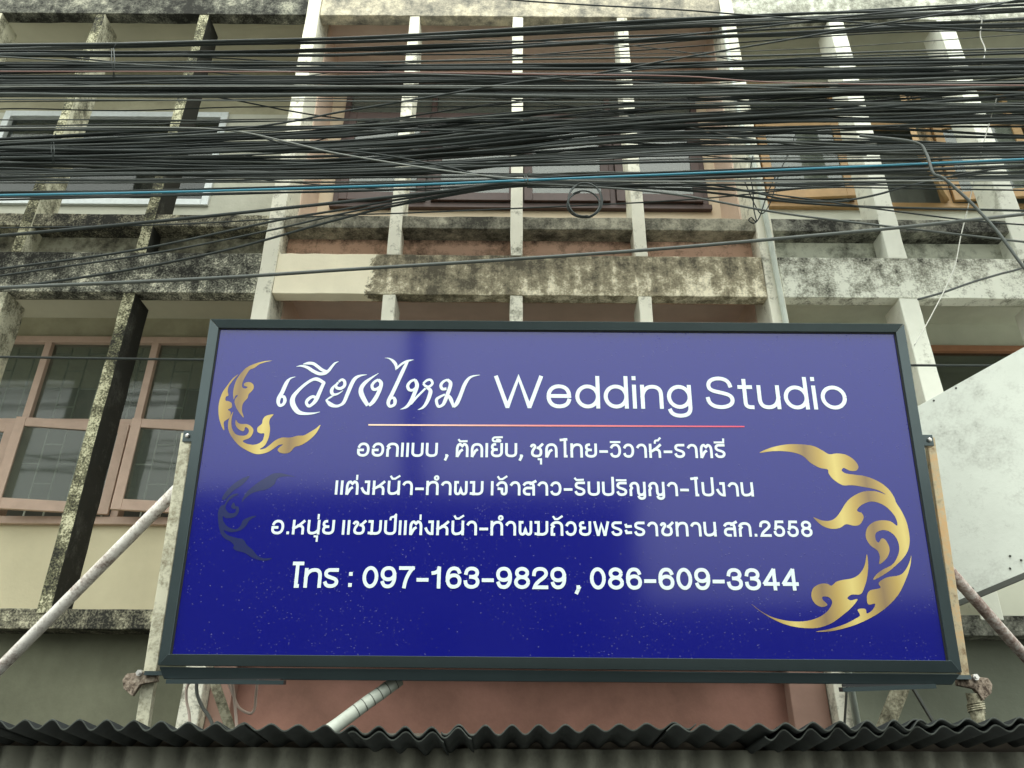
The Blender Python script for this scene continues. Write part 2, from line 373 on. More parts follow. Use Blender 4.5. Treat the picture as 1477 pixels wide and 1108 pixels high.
def window(unit, x0, x1, z0, z1, n, tz, angles, wood, pane_m, grille=False, fw=.055, sw=.065, hinge=None, y=YW, curtain=None):
    """outer frame with mullions > sashes (turned outwards), panes, grille"""
    xs = [x0+(x1-x0)*i/n for i in range(n+1)]
    bm = BM(); yf = y-.05
    box(bm, x0-fw, x1+fw, yf, y+.05, z1, z1+fw); box(bm, x0-fw, x1+fw, yf, y+.05, z0-fw, z0)
    for i, x in enumerate(xs): box(bm, x-fw/2, x+fw/2, yf+.003, y+.047, z0, z1)
    if tz:
        for a, b in zip(xs, xs[1:]): box(bm, a+fw/2, b-fw/2, yf+.006, y+.04, tz-fw/2, tz+fw/2)
    wn = obj('window', bm, wood, unit, bevel=.004)
    top = (tz-fw/2-.005) if tz else z1-.005
    bp = BM()
    for i, (a, b) in enumerate(zip(xs, xs[1:])):
        if tz:
            box(bp, a+fw/2-.004, b-fw/2+.004, y-.004, y+.004, tz+fw/2-.004, z1+.004)
        ang = angles[i % len(angles)]
        h = (hinge[i % len(hinge)] if hinge else 1)         # 1: hinged on the right, -1: on the left
        wd = (b-a)-fw-.01
        px = (b-fw/2-.005) if h == 1 else (a+fw/2+.005)
        piv = Matrix.Translation((px, yf-.012, 0)) @ Matrix.Rotation(R(ang)*h, 4, 'Z')
        bs = BM(); lo = z0+.008
        xa, xb = (-wd, 0) if h == 1 else (0, wd)
        box(bs, xa, xa+sw, -.02, .02, lo, top); box(bs, xb-sw, xb, -.02, .02, lo, top)
        box(bs, xa+sw, xb-sw, -.018, .018, lo, lo+sw*1.15); box(bs, xa+sw, xb-sw, -.018, .018, top-sw, top)
        bmesh.ops.transform(bs, matrix=piv, verts=bs.verts)
        obj('sash', bs, wood, wn, bevel=.004)
        v0 = len(bp.verts); vs = box(bp, xa+sw-.003, xb-sw+.003, -.004, .004, lo+sw*1.15-.003, top-sw+.003)
        bmesh.ops.transform(bp, matrix=piv, verts=vs)
    obj('pane', bp, pane_m, wn)
    if grille:
        bg_ = BM()
        for a, b in zip(xs, xs[1:]):
            k = 6
            for j in range(1, k): box(bg_, a+(b-a)*j/k-.005, a+(b-a)*j/k+.005, y+.06, y+.07, z0, z1)
            for j in range(k):
                zz = z0+.13+(j % 2)*.17
                while zz < z1:
                    box(bg_, a+(b-a)*j/k+.006, a+(b-a)*(j+1)/k-.006, y+.061, y+.069, zz, zz+.009); zz += .34
        obj('grille', bg_, M['grille'], wn)
    if curtain:
        bc = BM(); k = 60
        for j in range(k):
            xa, xb = x0+(x1-x0)*j/k, x0+(x1-x0)*(j+1)/k
            ya, yb = (y+.2+.018*math.sin(j*1.3), y+.2+.018*math.sin((j+1)*1.3))
            q = [bc.verts.new(p) for p in ((xa, ya, z0), (xb, yb, z0), (xb, yb, z0+(z1-z0)*curtain), (xa, ya, z0+(z1-z0)*curtain))]
            bc.faces.new(q)
        obj('curtain', bc, M['curtain'], wn)
    return wn

def wall_with_hole(bm, x0, x1, z0, z1, hx0, hx1, hz0, hz1, y=YW, d=.12):
    box(bm, x0, hx0, y, y+d, z0, z1); box(bm, hx1, x1, y, y+d, z0, z1)
    box(bm, hx0, hx1, y+.002, y+d, z0, hz0); box(bm, hx0, hx1, y+.002, y+d, hz1, z1)

def storey(unit, x0, x1, base, wm_low, wm_up, cm, hole, soff, ledge_m, slot=True):
    """base = eye height relative z of the beam top that carries this storey"""
    zc = base + FL - .14
    lw = base + LEDGE1 - .565                     # ledge top of this storey
    bm = BM()
    if hole:
        hx0, hx1, hz0, hz1 = hole
        wall_with_hole(bm, x0, x1, Z(hz1), Z(zc), hx0, hx1, Z(hz1), Z(hz1)) if False else None
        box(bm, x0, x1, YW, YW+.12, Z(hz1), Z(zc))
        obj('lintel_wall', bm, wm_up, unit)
        bm = BM()
        box(bm, x0, hx0, YW, YW+.12, Z(base), Z(hz1)-.001); box(bm, hx1, x1, YW, YW+.12, Z(base), Z(hz1)-.001)
        box(bm, hx0, hx1, YW+.002, YW+.118, Z(base), Z(hz0))
        obj('sill_wall', bm, wm_low, unit)
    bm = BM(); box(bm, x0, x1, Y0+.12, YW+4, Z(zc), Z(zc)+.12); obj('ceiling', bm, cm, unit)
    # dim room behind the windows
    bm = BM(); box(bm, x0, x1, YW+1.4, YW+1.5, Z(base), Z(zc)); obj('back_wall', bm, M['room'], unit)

# ---- left unit
SEG = [(-5.0, 'fin_l'), (-4.0, 'fin_l'), (-3.0, 'fin_l')]
uL = thing('shophouse', 'blackened concrete shophouse on the left with white and salmon window frames', 'building', 'shophouses in the row', (-4.0, 5.9, 0))
uC = thing('shophouse', 'pink walled shophouse behind the blue sign with dark brown windows', 'building', 'shophouses in the row', (0, 5.9, 0))
uR = thing('shophouse', 'white and grey green shophouse on the right with tan windows', 'building', 'shophouses in the row', (4.1, 5.9, 0))
for u in (uL, uC, uR): u.location = (0, 0, 0)
XL, XP, XQ, XR = -7.2, -1.95, 2.06, 7.4
PW = .13                                   # party column width

def two_face_fin(unit, x, wdt, z0, z1, front, side, d=FIN_D):
    bm = BM(); box(bm, x-wdt/2, x+wdt/2, Y0, Y0+d, z0, z1)
    bm.faces.ensure_lookup_table()
    for f in bm.faces:
        f.normal_update()
    # gentle unevenness of the hand-plastered edges
    bmesh.ops.subdivide_edges(bm, edges=[e for e in bm.edges if abs((e.verts[0].co-e.verts[1].co).z) > .2], cuts=14)
    for v in bm.verts:
        v.co.x += random.uniform(-.004, .004); v.co.y += random.uniform(-.003, .003)
    bmesh.ops.recalc_face_normals(bm, faces=bm.faces)
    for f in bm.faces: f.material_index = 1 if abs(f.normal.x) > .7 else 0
    return obj('fin', bm, [front, side], unit, bevel=.006)

def member(name, unit, x0, x1, y0, y1, z0, z1, m, cuts=40, jit=.003):
    bm = BM(); box(bm, x0, x1, y0, y1, z0, z1)
    bmesh.ops.subdivide_edges(bm, edges=[e for e in bm.edges if abs((e.verts[0].co-e.verts[1].co).x) > .3], cuts=cuts)
    for v in bm.verts:
        v.co.y += random.uniform(-jit, jit); v.co.z += random.uniform(-jit, jit)
    return obj(name, bm, m, unit, bevel=.006)

B0, B1 = Z(BEAM0), Z(BEAM1)
TB0, TB1 = Z(BEAM0+FL+.0), Z(BEAM1+FL+.25)
for unit, x0, x1, bm_m, tb_m in ((uL, XL, XP-PW/2, 'beam_l', 'beam_dark'), (uC, XP+PW/2, XQ-PW/2, 'beam_c', 'beam_ctop'), (uR, XQ+PW/2, XR, 'beam_r', 'beam_r')):
    member('beam', unit, x0, x1, Y0-.004, Y0+.11, B0, B1, M[bm_m])
    member('beam', unit, x0, x1, Y0-.004, Y0+.11, TB0, TB1, M[tb_m if tb_m != 'beam_r' else 'beam_rtop'])
    member('beam', unit, x0, x1, Y0-.004, Y0+.11, Z(-.25), Z(.12), M[bm_m])
LU0, LU1 = Z(LEDGE0+FL), Z(LEDGE1+FL)
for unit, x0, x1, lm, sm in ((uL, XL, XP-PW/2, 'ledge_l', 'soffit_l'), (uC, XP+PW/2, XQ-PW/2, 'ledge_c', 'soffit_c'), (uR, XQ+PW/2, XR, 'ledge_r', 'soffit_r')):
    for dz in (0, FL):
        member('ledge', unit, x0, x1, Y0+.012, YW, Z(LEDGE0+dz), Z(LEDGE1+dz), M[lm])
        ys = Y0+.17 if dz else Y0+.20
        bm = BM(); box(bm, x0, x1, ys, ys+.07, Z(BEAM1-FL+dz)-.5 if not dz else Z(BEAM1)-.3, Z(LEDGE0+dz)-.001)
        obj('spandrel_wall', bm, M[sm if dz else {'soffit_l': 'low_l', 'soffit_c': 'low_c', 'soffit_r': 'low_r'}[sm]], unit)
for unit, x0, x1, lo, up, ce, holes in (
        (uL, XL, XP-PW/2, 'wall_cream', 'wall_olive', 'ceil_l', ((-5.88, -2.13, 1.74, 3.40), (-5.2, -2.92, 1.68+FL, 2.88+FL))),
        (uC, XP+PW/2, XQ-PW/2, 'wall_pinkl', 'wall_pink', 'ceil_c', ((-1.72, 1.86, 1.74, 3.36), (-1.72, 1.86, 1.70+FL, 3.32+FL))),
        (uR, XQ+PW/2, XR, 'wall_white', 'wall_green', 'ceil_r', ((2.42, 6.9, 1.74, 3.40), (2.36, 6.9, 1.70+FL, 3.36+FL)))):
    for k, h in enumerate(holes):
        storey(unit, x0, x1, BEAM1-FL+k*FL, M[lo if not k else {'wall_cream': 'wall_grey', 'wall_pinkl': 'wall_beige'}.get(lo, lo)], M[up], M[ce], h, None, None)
# side returns of the centre unit (party walls behind the columns)
for x in (XP, XQ):
    bm = BM()
    box(bm, x-.075, x+.075, Y0+.3, YW+1.4, Z(BEAM1-FL-.3), Z(BEAM1+FL-.13))
    obj('party_wall', bm, M['wall_pinkl'], uC)
for x0, x1 in ((XP+PW/2+.003, XP+.21), (XQ-.30, XQ-PW/2-.003)):
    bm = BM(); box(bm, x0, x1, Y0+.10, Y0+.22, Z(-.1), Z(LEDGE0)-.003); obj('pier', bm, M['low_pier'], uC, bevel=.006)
# fins
for k in (0, 1):
    z0, z1 = (Z(BEAM1) if k else Z(LEDGE1)-.03), Z(BEAM0+k*FL)
    for x in (-5.0, -4.0, -3.0):
        fr, sdm = ('fin_l', 'fin_lside') if x == -3.0 else (('fin_lite', 'fin_lite') if (k == 0 or x == -5) else ('fin_l', 'fin_lite'))
        two_face_fin(uL, x, .09, z0, z1, M[fr], M[sdm])
    for x in (-.965, .03, 1.035):
        two_face_fin(uC, x, .10, z0, z1, M['fin_c'], M['fin_c'])
    for x in (3.10, 4.15, 5.2):
        two_face_fin(uR, x, .15, z0, z1, M['fin_r'], M['fin_r'])
for x, m_ in ((XP, 'fin_c'), (XQ, 'fin_c')):
    bm = BM(); box(bm, x-PW/2+.002, x+PW/2-.002, Y0-.012, Y0+.36, .13, Z(BEAM1+FL+.26))
    bmesh.ops.subdivide_edges(bm, edges=[e for e in bm.edges if abs((e.verts[0].co-e.verts[1].co).z) > .5], cuts=40)
    for v in bm.verts: v.co.x += random.uniform(-.004, .004); v.co.y += random.uniform(-.003, .003)
    obj('party_column', bm, M[m_], uC, bevel=.006)
# ground-floor shutters, hidden by the awning from the street but there
for unit, x0, x1 in ((uL, XL, XP-PW/2), (uC, XP+PW/2, XQ-PW/2), (uR, XQ+PW/2, XR)):
    bm = BM(); z = .14
    while z < 1.9:
        box(bm, x0, x1, Y0+.30, Y0+.33, z, z+.11); z += .118
    obj('shutter', bm, M['grille'], unit)
# windows
window(uL, -5.85, -2.16, Z(1.80), Z(3.35), 4, Z(2.60), (9, 8, 10, 9), M['salmon_wood'], M['glass_l'], grille=True, fw=.06, sw=.075)
# white aluminium frame of the upper left opening (no sashes, dark inside)
bm = BM(); x0, x1, z0, z1 = -5.2, -2.92, Z(1.68+FL), Z(2.88+FL)
for a in ((x0, x0+.07, z0, z1), (x1-.07, x1, z0, z1), (x0+.07, x1-.07, z0, z0+.07), (x0+.07, x1-.07, z1-.07, z1)):
    box(bm, a[0], a[1], YW-.03, YW+.08, a[2], a[3])
wn = obj('window', bm, M['white_alu'], uL, bevel=.004)
bm = BM(); box(bm, x0+.06, x1-.06, YW+.02, YW+.028, z0+.06, z1-.06); obj('pane', bm, M['glass_dk'], wn)
window(uC, -1.70, 1.84, Z(1.75), Z(3.30), 4, None, (0,), M['brown_wood'], M['glass_c'], sw=.08, curtain=.8)
window(uC, -1.70, 1.84, Z(1.71+FL), Z(3.26+FL), 4, Z(2.85+FL), (0,), M['brown_wood'], M['glass_c'], sw=.08, curtain=.5)
window(uR, 2.45, 6.85, Z(1.80), Z(3.33), 4, Z(2.60), (3, 6), M['rust_wood'], M['glass_dk'], sw=.07)
window(uR, 2.40, 6.85, Z(1.75+FL), Z(3.28+FL), 5, Z(2.78+FL), (4, 48, 6, 5, 20), M['tan_wood'], M['glass_r'], sw=.085, hinge=(-1, 1, -1, 1, -1), curtain=.9)

# conduit down the right party column
pts = [at(1083, 120, Y0-.05), at(1090, 200, Y0-.05), at(1109, 290, Y0-.05), at(1124, 345, Y0-.05), at(1136, 420, Y0-.05)]
xq = XQ-.02
bm = BM(); tube(bm, [(xq-.05, Y0-.045, Z(6.6)), (xq-.045, Y0-.045, Z(5.2)), (xq+.02, Y0-.045, Z(4.6)), (xq+.035, Y0-.045, Z(3.9)), (xq+.05, Y0-.045, Z(2.6)), (xq+.05, Y0-.045, Z(.2))], .022, 10)
tag(obj('conduit', bm, M['pvc']), 'pale grey plastic conduit running down the right party column of the pink shophouse', 'pipe')

# ------------------------------------------------------------------ sign board
P_B = at(755, 960, 4.0)
LEAN = R(6.0)
UPV = Vector((0, -math.sin(LEAN), math.cos(LEAN))); NRM = Vector((0, -math.cos(LEAN), -math.sin(LEAN)))
sign = thing('sign_board', 'large blue shop sign with white lettering and gold flourishes in a dark frame', 'sign', None, tuple(P_B))
sign.rotation_euler = (LEAN, 0, 0)
ORI = P_B.copy()
def uv(px, py):
    p = hit(px, py, ORI, NRM) - ORI
    return p.x, p.dot(UPV)
oTL, oTR, oBR, oBL = uv(303, 460), uv(1304, 467), uv(1388, 970.5), uv(227, 960)
iTL, iTR, iBR, iBL = uv(314, 471), uv(1294, 477.5), uv(1371, 953), uv(243, 943.5)
FD = .05                                         # how far the frame stands proud of the face
def quad_prism(bm, q, y0, y1):
    a = [bm.verts.new((u, y0, v)) for u, v in q]; b = [bm.verts.new((u, y1, v)) for u, v in q]
    bm.faces.new(a); bm.faces.new(b[::-1])
    for i in range(4): bm.faces.new((a[i], b[i], b[(i+1) % 4], a[(i+1) % 4]))
def bevelled_rail(o1, o2, i1, i2, dip=.014):
    """a mitred frame rail whose face slopes in towards the panel"""
    bm = BM()
    A = [bm.verts.new(p) for p in ((o1[0], 0, o1[1]), (o2[0], 0, o2[1]), (i2[0], dip, i2[1]), (i1[0], dip, i1[1]))]
    B = [bm.verts.new(p) for p in ((o1[0], .17, o1[1]), (o2[0], .17, o2[1]), (i2[0], .17, i2[1]), (i1[0], .17, i1[1]))]
    bm.faces.new(A); bm.faces.new(B[::-1])
    for i in range(4): bm.faces.new((A[i], B[i], B[(i+1) % 4], A[(i+1) % 4]))
    return bm
shr = lambda a, b, d: (a[0]+(b[0]-a[0])*d, a[1]+(b[1]-a[1])*d)
for a, b, c, d in ((oTL, oTR, iTL, iTR), (oTR, oBR, iTR, iBR), (oBR, oBL, iBR, iBL), (oBL, oTL, iBL, iTL)):
    obj('frame_rail', bevelled_rail(shr(a, b, .0006), shr(b, a, .0006), shr(c, d, .0006), shr(d, c, .0006), .014 if a is not oBR else -.014), M['frame'], sign, bevel=.002)
bm = BM(); quad_prism(bm, [iBL, iBR, iTR, iTL], .032, .06)
obj('panel', bm, M['panel'], sign)
bm = BM()                                       # black gasket round the face
for a, b in ((iTL, iTR), (iTR, iBR), (iBL, iTL)):
    bar(bm, (a[0], .030, a[1]), (b[0], .030, b[1]), .012, .006, up=(0, 1, 0))
obj('gasket', bm, M['frame_in'], sign)
bm = BM()                                       # box sides and back
quad_prism(bm, [shr(oBL, oTR, .004), shr(oBR, oTL, .004), shr(oTR, oBL, .004), shr(oTL, oBR, .004)], .172, .18)
obj('back_panel', bm, M['frame'], sign)
# lower lip: folded sheet under the bottom rail, with a loose edge at both ends
lBL, lBR = uv(229, 982), uv(1388, 992)
bm = BM()
yb = .03
q = [bm.verts.new(p) for p in ((oBL[0]+.004, .012, oBL[1]-.006), (oBR[0]-.004, .012, oBR[1]-.006), (lBR[0]-.03, yb, lBR[1]+.012), (lBL[0]+.01, yb, lBL[1]+.008))]
q2 = [bm.verts.new(v.co+Vector((0, .1, .0))) for v in q]
bm.faces.new(q); bm.faces.new(q2[::-1])
for i in range(4): bm.faces.new((q[i], q2[i], q2[(i+1) % 4], q[(i+1) % 4]))
obj('bottom_lip', bm, M['frame'], sign, bevel=.003)
for a, b, ya, yc in ((238, 408, 983, 984.5), (1217, 1352, 995, 990)):   # strips hanging a little below the lip
    p, r_ = uv(a, ya), uv(b, yc)
    bm = BM(); bar(bm, (p[0], .035, p[1]), (r_[0], .035, r_[1]), .02, .05, up=(0, 1, 0)); obj('loose_strip', bm, M['frame'], sign)
    s0, s1 = (uv(a+8, ya-3.2), uv(b-4, yc-6.0)) if a < 700 else (uv(a, ya-8.0), uv(b, yc-3.2))
    bm = BM(); vs = []
    for (u, v), (u2, v2) in ((s0, (s0[0], s0[1]-.004 if a < 700 else p[1]+.012)), (s1, (s1[0], r_[1]+.012 if a < 700 else s1[1]-.004))):
        vs += [bm.verts.new((u, .026, v)), bm.verts.new((u2, .026, v2))]
    bm.faces.new((vs[0], vs[1], vs[3], vs[2]))
    r0 = bmesh.ops.extrude_face_region(bm, geom=bm.faces[:])
    bmesh.ops.translate(bm, vec=(0, -.012, 0), verts=[g for g in r0['geom'] if isinstance(g, bmesh.types.BMVert)])
    obj('seam_shade', bm, M['frame_in'], sign)  # solid black strip painted in for the shade of the open seam
# side clamps with bolts
for px, py in ((271, 629), (1339, 635)):
    q_ = hit(px, py, ORI-NRM*.06, NRM)-ORI; u, v = q_.x, q_.dot(UPV)
    bm = BM(); box(bm, u-.028, u+.028, .06, .10, v-.032, v+.032); cl = obj('clamp', bm, M['frame'], sign, bevel=.003)
    bm = BM(); bmesh.ops.create_uvsphere(bm, u_segments=12, v_segments=8, radius=.013)
    bmesh.ops.transform(bm, matrix=Matrix.Translation((u+(.004 if px > 700 else 0), .056, v)), verts=bm.verts); obj('bolt', bm, M['bolt'], cl)

# ---- lettering: strokes swept into flat vinyl ribbons, each a hair proud of the last
def parse(d):
    tk = d.split(); out = []; cur = None; i = 0; pts = []
    def flush():
        if len(pts) > 1: out.append(pts[:])
    cmd = None
    while i < len(tk):
        if tk[i] in 'MLC': cmd = tk[i]; i += 1
        if cmd == 'M':
            flush(); pts = [(float(tk[i]), float(tk[i+1]))]; i += 2; cmd = 'L'
        elif cmd == 'L':
            pts.append((float(tk[i]), float(tk[i+1]))); i += 2
        else:
            p0 = pts[-1]; a = [float(x) for x in tk[i:i+6]]; i += 6
            for k in range(1, 9):
                t = k/8; s = 1-t
                pts.append(tuple(s**3*p0[j]+3*s*s*t*a[j]+3*s*t*t*a[2+j]+t**3*a[4+j] for j in (0, 1)))
    flush(); return out
LAYER = [0]
def ribbon(bm, pts, wid, cap=0.0, y_front=.032):
    """pts in sign (u, v); wid one width or one per point"""
    P = [Vector(p) for p in pts]; n = len(P)
    W = wid if isinstance(wid, list) else [wid]*n
    if cap:
        d0 = (P[0]-P[1]).normalized(); d1 = (P[-1]-P[-2]).normalized()
        P[0] = P[0]+d0*cap; P[-1] = P[-1]+d1*cap
    LAYER[0] = (LAYER[0]+1) % 9
    y = y_front-.0012-LAYER[0]*.00022; prev = None
    for i in range(n):
        a = (P[i]-P[i-1]).normalized() if i else None; b = (P[i+1]-P[i]).normalized() if i < n-1 else None
        if a is None: a = b
        if b is None: b = a
        na, nb = Vector((-a.y, a.x)), Vector((-b.y, b.x)); m = na+nb
        m = na if m.length < 1e-3 else m.normalized()
        k = 1/max(.5, m.dot(na)); o = m*(W[i]/2*k)
        yy = y-i*2.5e-6
        cur = (bm.verts.new((P[i].x+o.x, yy, P[i].y+o.y)), bm.verts.new((P[i].x-o.x, yy, P[i].y-o.y)))
        if prev: bm.faces.new((prev[0], prev[1], cur[1], cur[0]))
        prev = cur
def ell(cx, cy, rx, ry):
    k = .5523
    return f"M {cx+rx} {cy} C {cx+rx} {cy+ry*k} {cx+rx*k} {cy+ry} {cx} {cy+ry} C {cx-rx*k} {cy+ry} {cx-rx} {cy+ry*k} {cx-rx} {cy} C {cx-rx} {cy-ry*k} {cx-rx*k} {cy-ry} {cx} {cy-ry} C {cx+rx*k} {cy-ry} {cx+rx} {cy-ry*k} {cx+rx} {cy}"
SIX = "M .54 .8 C .5 .94 .42 1 .3 1 C .1 1 0 .8 0 .48 C 0 .15 .1 0 .29 0 C .46 0 .57 .12 .57 .31 C .57 .5 .46 .62 .3 .62 C .14 .62 .02 .5 .01 .35"
KO = "M 0 0 L 0 .52 L .13 .66 L 0 .78 C .08 .93 .22 1 .43 1 C .7 1 .85 .85 .85 .6 L .85 0"
G = {  # width, strokes  (unit = x-height minus stroke)
 'อ': (.85, "M .05 .76 C .12 .93 .25 1 .42 1 C .7 1 .85 .8 .85 .5 C .85 .2 .7 0 .42 0 C .17 0 0 .1 0 .3 L 0 .47 L .36 .47"),
 'ก': (.85, KO), 'ถ': (.85, KO+" M 0 0 L .16 0"),
 'แ': (.48, "M 0 1 L 0 0 M .45 1 L .45 0"), 'เ': (.05, "M 0 1 L 0 0"),
 'บ': (.82, "M 0 1 L 0 .32 C 0 .1 .13 0 .41 0 C .69 0 .82 .1 .82 .32 L .82 1"),
 'ป': (.82, "M 0 1 L 0 .32 C 0 .1 .13 0 .41 0 C .69 0 .82 .1 .82 .32 L .82 1.42"),
 'ด': (.85, "M .4 .5 L .28 .42 L .06 0 M 0 0 L 0 .5 C 0 .85 .15 1 .43 1 C .7 1 .85 .85 .85 .5 L .85 0"),
 'ต': (.88, "M .4 .48 L .28 .4 L .06 0 M 0 0 L 0 .5 C 0 .8 .08 1 .26 1 L .44 .84 L .6 1 C .8 1 .88 .82 .88 .5 L .88 0"),
 'ย': (.82, "M .22 1 C .06 1 0 .9 0 .78 C 0 .62 .12 .55 .36 .55 M .3 .55 C .08 .55 0 .42 0 .28 C 0 .08 .16 0 .41 0 C .68 0 .82 .12 .82 .36 L .82 1"),
 'ช': (.88, "M 0 .86 C .06 1 .26 1 .3 .84 C .33 .7 .06 .52 .06 .28 C .06 .08 .2 0 .44 0 C .7 0 .82 .1 .82 .34 C .82 .56 .74 .66 .56 .7 M .6 .7 L .92 1"),
 'ไ': (.5, "M 0 1.4 L .44 1.45 M .34 1.45 L .34 0 L .44 0"), 'โ': (.36, "M -.06 1.4 L .42 1.4 M .14 1.4 L .14 0 L .22 0"),
 'ท': (.85, "M 0 1 L 0 0 M 0 .55 C .06 .86 .26 1 .5 1 C .76 1 .85 .85 .85 .6 L .85 0"),
 'ว': (.72, "M .02 .8 C .1 .95 .22 1 .36 1 C .6 1 .72 .78 .72 .5 C .72 .2 .58 0 .34 0 C .16 0 .05 .06 .01 .18"),
 'า': (.68, "M .02 .82 C .1 .95 .2 1 .34 1 C .58 1 .68 .82 .68 .58 L .68 0"),
 'ห': (.85, "M 0 1 L 0 0 M 0 .4 L .42 .62 L .84 .98 M .4 .62 C .7 .62 .8 .5 .8 .3 L .8 0"),
 'ร': (.68, "M .66 1 L .28 1 C .08 1 0 .9 0 .78 C 0 .6 .2 .57 .38 .51 C .6 .44 .68 .37 .68 .26 C .68 .08 .5 0 .33 0 C .16 0 .05 .05 .0 .18"),
 'ง': (.58, "M .3 1 L .52 1 M .54 1 L .54 .02 M .54 0 C .28 0 .14 .1 0 .42"),
 'น': (.85, "M 0 1 L 0 .34 C 0 .1 .1 0 .28 0 C .55 0 .8 .12 .85 .36 M .85 1 L .85 0"),
 'ผ': (.95, "M .2 1 L .02 1 L .02 .28 C .02 .08 .1 0 .22 0 C .38 0 .44 .16 .48 .46 C .52 .16 .58 0 .74 0 C .9 0 .95 .1 .95 .28 L .95 1"),
 'ม': (.94, "M 0 1 L .2 1 M .22 1 L .22 0 M 0 .04 L .2 .02 L .5 0 C .8 0 .94 .14 .94 .4 L .94 1"),
 'จ': (.74, "M .0 .78 C .1 .95 .22 1 .38 1 C .62 1 .74 .84 .74 .6 L .74 .28 C .74 .1 .66 0 .54 0 C .4 0 .36 .12 .36 .24 L .36 .44 L .1 .46"),
 'ส': (.85, "M .02 .84 C .1 .97 .24 1 .4 1 C .68 1 .82 .88 .82 .6 L .82 0 M .82 .54 L .34 .54 C .1 .54 0 .42 0 .27 C 0 .1 .12 0 .3 0 L .42 0 M .56 .9 L .95 1.1"),
 'ญ': (1.2, "M 0 0 L 0 .42 L .1 .58 L 0 .74 C .06 .94 .18 1 .34 1 C .54 1 .64 .84 .64 .58 L .64 .3 C .64 .1 .72 0 .88 0 C 1.08 0 1.18 .14 1.18 .36 L 1.18 1 M 1.18 .3 L 1.18 -.08 C 1.18 -.26 1.06 -.32 .92 -.32 C .78 -.32 .72 -.26 .68 -.18"),
 'พ': (1.1, "M 0 1 L .24 0 L .3 0 L .55 .86 L .8 0 L .86 0 L 1.1 1"),
 'ะ': (.42, "M .02 .8 L .06 .68 L .4 .7 M .02 .3 L .06 .16 L .4 .18"),
 '-': (.52, "M 0 .42 L .52 .42"), ' ': (.16, ""),
}
MK = {  # marks, relative to the right edge of the letter below them; thinner
 'ั': "M -.74 1.36 L -.64 1.24 L -.08 1.26", '็': "M .0 1.62 L -.62 1.6 C -.82 1.55 -.84 1.3 -.66 1.26 L -.14 1.26 C -.06 1.34 -.2 1.44 -.4 1.4",
 'ุ': "M -.26 -.26 L -.06 -.26 L -.06 -.62", 'ิ': "M -.74 1.24 L 0 1.24", 'ี': "M -.74 1.24 L 0 1.24 L .02 1.5",
 '์': "M -.42 1.2 C -.44 1.4 -.3 1.4 -.14 1.4 L .02 1.58", '้': "M -.7 1.46 L -.58 1.28 L -.34 1.28 L .0 1.5",
 '่': "M -.08 1.24 L -.08 1.52", 'ํ': ell(-.1, 1.36, .15, .15),
}
CAPS = {
 'W': (1.34, "M 0 1 L .33 0 L .35 0 L .67 1 L .99 0 L 1.01 0 L 1.34 1"),
 'e': (.63, "M .02 .36 L .62 .36 C .62 .58 .5 .7 .31 .7 C .12 .7 0 .55 0 .35 C 0 .13 .13 0 .32 0 C .47 0 .58 .07 .61 .2"),
 'd': (.62, ell(.31, .35, .31, .35)+" M .62 0 L .62 1"), 'i': (.02, "M .01 0 L .01 .7 M .01 .99 L .01 1"),
 'n': (.56, "M 0 0 L 0 .7 M 0 .38 C .02 .58 .14 .7 .3 .7 C .47 .7 .56 .6 .56 .42 L .56 0"),
 'g': (.62, ell(.31, .35, .31, .35)+" M .62 .7 L .62 -.02 C .62 -.22 .5 -.3 .31 -.3 C .14 -.3 .05 -.23 .02 -.13"),
 'S': (.74, "M .69 .75 C .66 .92 .53 1 .36 1 C .16 1 .04 .9 .04 .75 C .04 .58 .2 .55 .37 .51 C .56 .46 .73 .42 .73 .25 C .73 .08 .56 0 .37 0 C .16 0 .02 .1 0 .28"),
 't': (.34, "M .14 .92 L .14 .17 C .14 .04 .19 0 .33 0 M 0 .7 L .32 .7"),
 'u': (.56, "M 0 .7 L 0 .28 C 0 .08 .1 0 .25 0 C .4 0 .53 .1 .56 .32 M .56 .7 L .56 0"),
 'o': (.66, ell(.33, .35, .33, .35)),
 '0': (.57, ell(.285, .5, .285, .5)), '1': (.42, "M .02 .74 C .18 .76 .26 .84 .28 1 M .29 .98 L .29 0"),
 '2': (.58, "M 0 .7 C 0 .9 .12 1 .29 1 C .46 1 .57 .9 .57 .73 C .57 .5 .1 .35 .03 .0 L .58 0"),
 '3': (.57, "M .02 .75 C .04 .92 .14 1 .28 1 C .44 1 .54 .9 .54 .76 C .54 .6 .42 .54 .25 .54 M .25 .54 C .46 .54 .57 .43 .57 .28 C .57 .1 .45 0 .28 0 C .12 0 .01 .1 0 .26"),
 '4': (.62, "M .46 0 L .46 .98 M .42 .98 L 0 .3 M .02 .25 L .6 .25"),
 '5': (.57, "M .52 1 L .13 1 L .06 .5 M .06 .5 C .12 .6 .2 .63 .3 .63 C .46 .63 .57 .5 .57 .32 C .57 .12 .45 0 .28 0 C .12 0 .02 .08 0 .24"),
 '6': (.57, SIX), '7': (.57, "M 0 1 L .57 1 M .56 .98 C .38 .75 .24 .4 .2 0"),
 '8': (.57, ell(.285, .77, .245, .23)+" "+ell(.285, .27, .285, .27)), '9': (.57, None),
 ':': (.06, "M .03 .06 L .03 .07 M .03 .66 L .03 .67"), '.': (.06, "M .03 .01 L .03 .02"), ',': (.06, "M .03 .01 L .03 .02 M .06 -.02 L -.04 -.26"),
}
